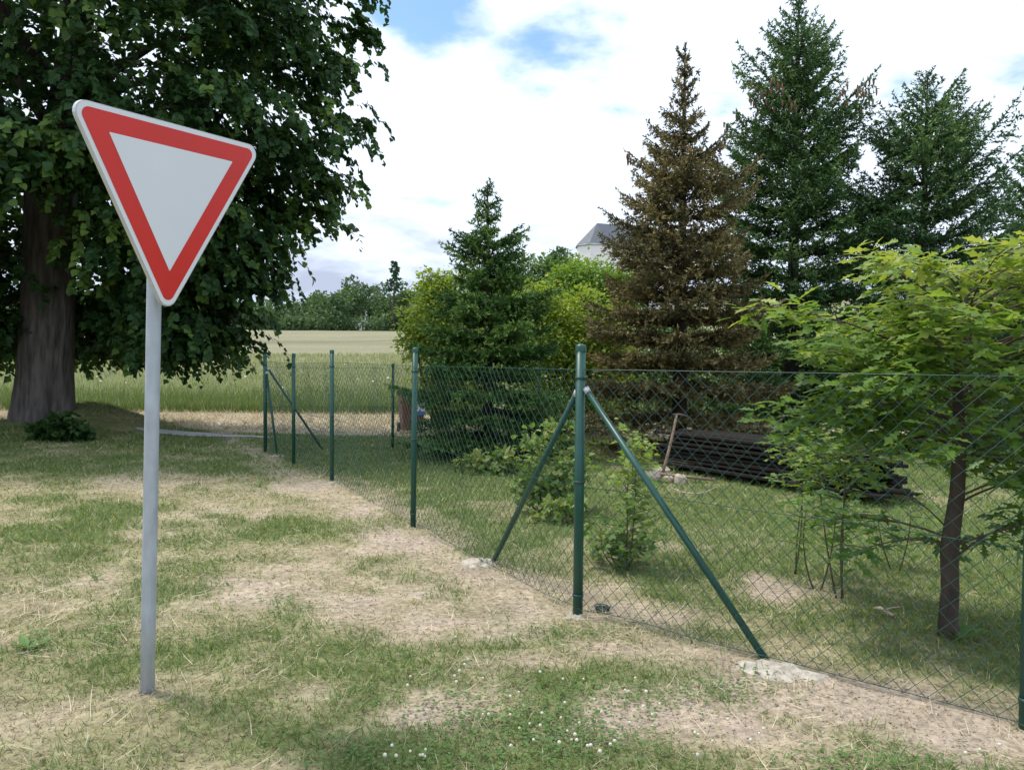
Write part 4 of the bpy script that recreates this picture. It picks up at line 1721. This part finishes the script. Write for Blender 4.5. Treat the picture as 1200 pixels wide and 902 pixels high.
sapling('maple_sapling', 728, 664, [(.10, .0, .30), (-.10, .0, .28), (.02, .08, .34), (.16, .02, .2), (-.14, .05, .2)], 3, .065, MAPLE, M['shrub_leaf'], 'dense low maple growth at the foot of the pale sapling', 96, lo=.15, twigs=15, varc=.3)
sapling('maple_sapling', 742, 566, [(.0, .0, .62), (.1, .0, .5)], 2, .085, MAPLE, M['sap_leaf'], 'pale maple shoot in front of the leaning pick', 97, lo=.35, twigs=14, varc=.6)


def shrub_px(name, px, py, lst, nleaf, size, mat, label, depth=None, **kw):
    b = gnd(px, py)
    if depth is None:
        depth = b[1]
    blobs = blob_px(b, b[1], lst)
    kw.setdefault('group', 'shrubs in the garden')
    return broadleaf(name, b, blobs, nleaf, size, mat, label, cat='shrub', trunk_r=.012, **kw)


shrub_px('shrub', 640, 600, [(640, 550, 26, 0), (622, 525, 18, 0), (660, 575, 20, 0), (650, 512, 16, .2), (618, 572, 16, 0), (672, 545, 16, 0), (635, 592, 20, -.1), (660, 488, 9, 0)],
         900, .06, M['shrub_leaf'], 'pale leaved shrub behind the left brace', seed=51, tmpl=HEART, per=8, clump=.35, varlo=.2, varhi=.85)
shrub_px('shrub', 572, 556, [(560, 545, 12, 0), (585, 543, 14, 0), (545, 543, 8, 0), (600, 548, 12, 0)],
         420, .08, M['shrub_leaf'], 'low creeping shrub at the foot of the small spruce', seed=52, tmpl=HEART, per=8, varlo=.4, varhi=.9)
shrub_px('shrub', 655, 612, [(650, 600, 14, 0), (668, 596, 14, 0), (640, 604, 10, 0)],
         260, .06, M['shrub_leaf'], 'small reddish tipped shrub left of the corner post', seed=53, tmpl=HEART, per=8, varlo=.5, varhi=1.0)
shrub_px('shrub', 74, 523, [(60, 510, 16, 0), (85, 512, 16, 0), (72, 500, 14, 0), (50, 508, 10, .1), (98, 516, 9, 0)],
         2400, .085, M['bush_leaf'], 'round green shrub at the foot of the linden trunk', seed=54, tmpl=HEART, per=10, group='shrubs outside the fence')


# broad weeds in the turf
def weed(px, py, n, ln, label, seed, upright=.5):
    g = np.random.default_rng(seed)
    x, y = gnd(px, py)
    z0 = hz1(x, y)
    P = np.tile([x, y, z0], (n, 1)) + np.concatenate([g.normal(0, .012, (n, 2)), np.zeros((n, 1))], 1)
    a = np.arange(n) * 2.4
    D = np.stack([np.cos(a), np.sin(a), upright + .4 * g.random(n)], 1)
    Nn = np.stack([-np.cos(a) * .6, -np.sin(a) * .6, np.ones(n)], 1)
    tm = lobed([(.01, 0), (.06, .2), (.16, .5), (.17, .7), (.10, .9), (.01, 1)], droop=.35)
    V, Fc, k = scatter(*tm, P, D, Nn, ln * (.6 + .6 * g.random(n)))
    root = empty('weed', (x, y, z0), label, 'plant', 'broad leaved weeds in the turf')
    mesh_from('leaves', V - np.array([x, y, z0]), Fc, M['clover_leaf'], root, True, {'var': np.repeat(g.random(n), k)})


weed(112, 682, 5, .085, 'upright broad leaved weed left of the sign pole', 1, 1.4)
weed(38, 765, 8, .11, 'leafy dock weed near the left edge of the turf', 2, .8)
weed(132, 742, 5, .06, 'small weed rosette close left of the sign pole', 3, .5)
weed(1127, 752, 9, .13, 'tall leafy weed at the foot of the oak trunk', 4, 1.2)


# ------------------------------------------------------------------ stack of dark planks
def planks():
    g = np.random.default_rng(21)
    A = np.array(gnd(768, 549))
    Bp = np.array(gnd(1022, 594))
    L = np.linalg.norm(Bp - A)
    u = unit(Bp - A)
    v = np.array([-u[1], u[0]])
    c = (A + Bp) / 2
    z0 = hz1(*c)
    ang = math.atan2(u[1], u[0])
    root = empty('plank_stack', (c[0], c[1], z0), 'long low stack of dark weathered planks on the lawn', 'planks')
    layers = 8
    hgt = .47 / layers
    bm = MB()
    for s in (-.36, 0, .36):
        cc = c + u * s * L + v * .45
        m = MB()
        m.box((cc[0], cc[1], z0 + .03), (.1, 1.0, .06), [[u[0], v[0], 0], [u[1], v[1], 0], [0, 0, 1]], .006)
        m.build('bearer', M['plank'], root)
    for l in range(layers):
        for r in range(5):
            ln = L * g.uniform(.78, 1.02)
            sh = g.uniform(-.24, .24) + (.15 if l in (0, 1) else 0)
            off = .02 + r * .19 + g.normal(0, .02) + .012 * (l % 2)
            cc = c + u * sh + v * off
            da = g.normal(0, .022)
            ca, sa = math.cos(ang + da), math.sin(ang + da)
            tw = g.normal(0, .05)
            rot = np.array([[ca, -sa, 0], [sa, ca, 0], [0, 0, 1]]) @ np.array([[1, 0, 0], [0, math.cos(tw), -math.sin(tw)], [0, math.sin(tw), math.cos(tw)]])
            m = MB()
            m.box((cc[0], cc[1], z0 + .075 + (l + .5) * hgt), (ln, g.uniform(.15, .18), hgt * g.uniform(.5, .8)), rot, .006)
            m.build('plank', M['plank'], root)


planks()


def tools():
    # pick leaning against the stack
    foot = np.array(gnd(776, 562))
    z = hz1(*foot)
    a = np.array([foot[0], foot[1], z + .05])
    t = at(793, 486, foot[1] + .06)
    b = np.array([t.x, t.y, t.z])
    root = empty('pickaxe', (foot[0], foot[1], z), 'pick with wooden handle leaning on the plank stack', 'tool')
    m = MB()
    m.tube(curve(a, b, (.01, 0, 0)), np.linspace(.021, .016, 6), 8)
    m.build('handle', M['wood'], root, True)
    m = MB()
    hd = curve(b + np.array([-.05, 0, .0]), b + np.array([.17, 0, -.035]), (0, 0, .02))
    m.tube(hd, [.008, .014, .018, .016, .012, .006], 6)
    m.build('head', M['iron'], root, True)
    # sledge hammer lying in front
    p = np.array(gnd(797, 568))
    z = hz1(*p)
    root = empty('hammer', (p[0], p[1], z), 'mallet with pale head and wooden handle lying on the lawn', 'tool')
    q0 = at(772, 555, p[1] + .1)
    q1 = at(838, 562, p[1] + .05)
    m = MB()
    m.tube([q0, q1], .018, 8)
    m.build('handle', M['wood'], root, True)
    m = MB()
    hc = at(797, 563, p[1])
    m.box((hc.x, hc.y, hc.z), (.13, .17, .15), np.array(Matrix.Rotation(.2, 3, 'Y')), .025)
    m.build('head', M['stone'], root)
    # stones
    for i, (px, py, r, label) in enumerate(((762, 566, .13, 'largest pale stone beside the leaning pick'), (776, 560, .10, 'pale stone under the foot of the leaning pick'), (783, 567, .07, 'small stone between pick and mallet head'))):
        g = np.random.default_rng(i + 60)
        x, y = gnd(px, py)
        z = hz1(x, y)
        k, n = 12, 7
        vv = []
        for a_ in range(n):
            th = math.pi * a_ / (n - 1)
            for b_ in range(k):
                ph = 2 * math.pi * b_ / k
                d = np.array([math.sin(th) * math.cos(ph), math.sin(th) * math.sin(ph), math.cos(th)])
                s = 1 + .5 * (float(vnoise(d[0] * 1.6 + 5 * i + 9, d[1] * 1.6 + d[2] * 1.3 + 7, 9)) - .5)
                vv.append(np.array([x, y, z + r * .5]) + d * r * s * np.array([1.1, .9, .8]))
        m = MB()
        m.add(vv, [(a_ * k + b_, a_ * k + (b_ + 1) % k, (a_ + 1) * k + (b_ + 1) % k, (a_ + 1) * k + b_) for a_ in range(n - 1) for b_ in range(k)])
        o = m.build('stone', M['stone'], None, False)
        tag(o, label, 'stone', 'stones by the plank stack')
    # pale stick on the lawn
    pts = [gnd(px, py) for px, py in ((788, 577), (800, 581), (815, 583), (828, 581), (838, 576))]
    m = MB()
    m.tube([(x, y, hz1(x, y) + .035) for x, y in pts], .008, 6)
    o = m.build('hose', M['hose'], None, True)
    tag(o, 'short pale bent hose lying on the lawn near the mallet', 'hose')
    pts = [gnd(px, py) for px, py in ((1024, 719), (1034, 723), (1044, 726), (1054, 730))]
    m = MB()
    m.tube([(x, y + dy, hz1(x, y) + .022 + dz) for (x, y), dy, dz in zip(pts, (0, .03, -.02, .03), (.0, .012, .0, .015))], [.010, .014, .012, .006], 7)
    x, y = pts[1]
    m.tube([(x, y, hz1(x, y) + .03), (x + .04, y - .04, hz1(x, y) + .06), (x + .10, y - .05, hz1(x, y) + .07)], [.007, .006, .004], 6)
    o = m.build('dead_branch', M['dead_wood'], None, True)
    tag(o, 'broken grey branch lying in the grass left of the oak', 'branch')


tools()


def bin_():
    d = 17.0
    c = at(482, 505, d)
    x, y = c.x, d
    z = hz1(x, y)
    root = empty('waste_bin', (x, y, z), 'brown plastic waste bin with a blue and white label behind the fence', 'bin')
    a = R(18)
    rot = np.array([[math.cos(a), -math.sin(a), 0], [math.sin(a), math.cos(a), 0], [0, 0, 1]])

    def P(px_, py_, pz_):
        return np.array([x, y, z]) + rot @ np.array([px_, py_, pz_])
    # tapered body with rim
    m = MB()
    secs = [(.40, .44, .06), (.42, .46, .10), (.50, .56, .80), (.52, .58, .80), (.52, .58, .84)]
    v = []
    for w, dp, h in secs:
        for sx, sy in ((-1, -1), (1, -1), (1, 1), (-1, 1)):
            for k in range(3):
                r = .05
                cxn, cyn = sx * (w / 2 - r), sy * (dp / 2 - r)
                base_a = {(-1, -1): 180, (1, -1): 270, (1, 1): 0, (-1, 1): 90}[(sx, sy)]
                aa = R(base_a + 45 * k)
                v.append(P(cxn + r * math.cos(aa), cyn + r * math.sin(aa), h))
    k = 12
    q = [(i * k + j, i * k + (j + 1) % k, (i + 1) * k + (j + 1) % k, (i + 1) * k + j) for i in range(len(secs) - 1) for j in range(k)]
    m.add(v, q)
    m.build('body', M['bin_brown'], root)
    m = MB()
    m.box(P(0, .01, .865), (.56, .64, .045), rot, .02)
    m.box(P(0, .01, .895), (.42, .48, .025), rot, .01)
    m.build('lid', M['bin_brown'], root)
    for s in (-1, 1):
        m = MB()
        m.tube([P(s * .20, .27, .10), P(s * .25, .27, .10)], .10, 16)
        m.build('wheel', M['rubber'], root, True)
    m = MB()
    m.tube([P(-.2, .36, .84), P(.2, .36, .84)], .015, 8)
    m.build('handle', M['bin_brown'], root, True)
    m = MB()
    m.box(P(.13, -.285, .56), (.22, .012, .36), rot, .003)
    lb = m.build('label_board', M['blue_label'], root)
    m = MB()
    m.box(P(.13, -.294, .58), (.19, .004, .24), rot)
    m.build('label_sheet', M['white_label'], lb)


bin_()

print('tris', sum(sum(p.loop_total - 2 for p in o.data.polygons) for o in SC.objects if o.type == 'MESH'))
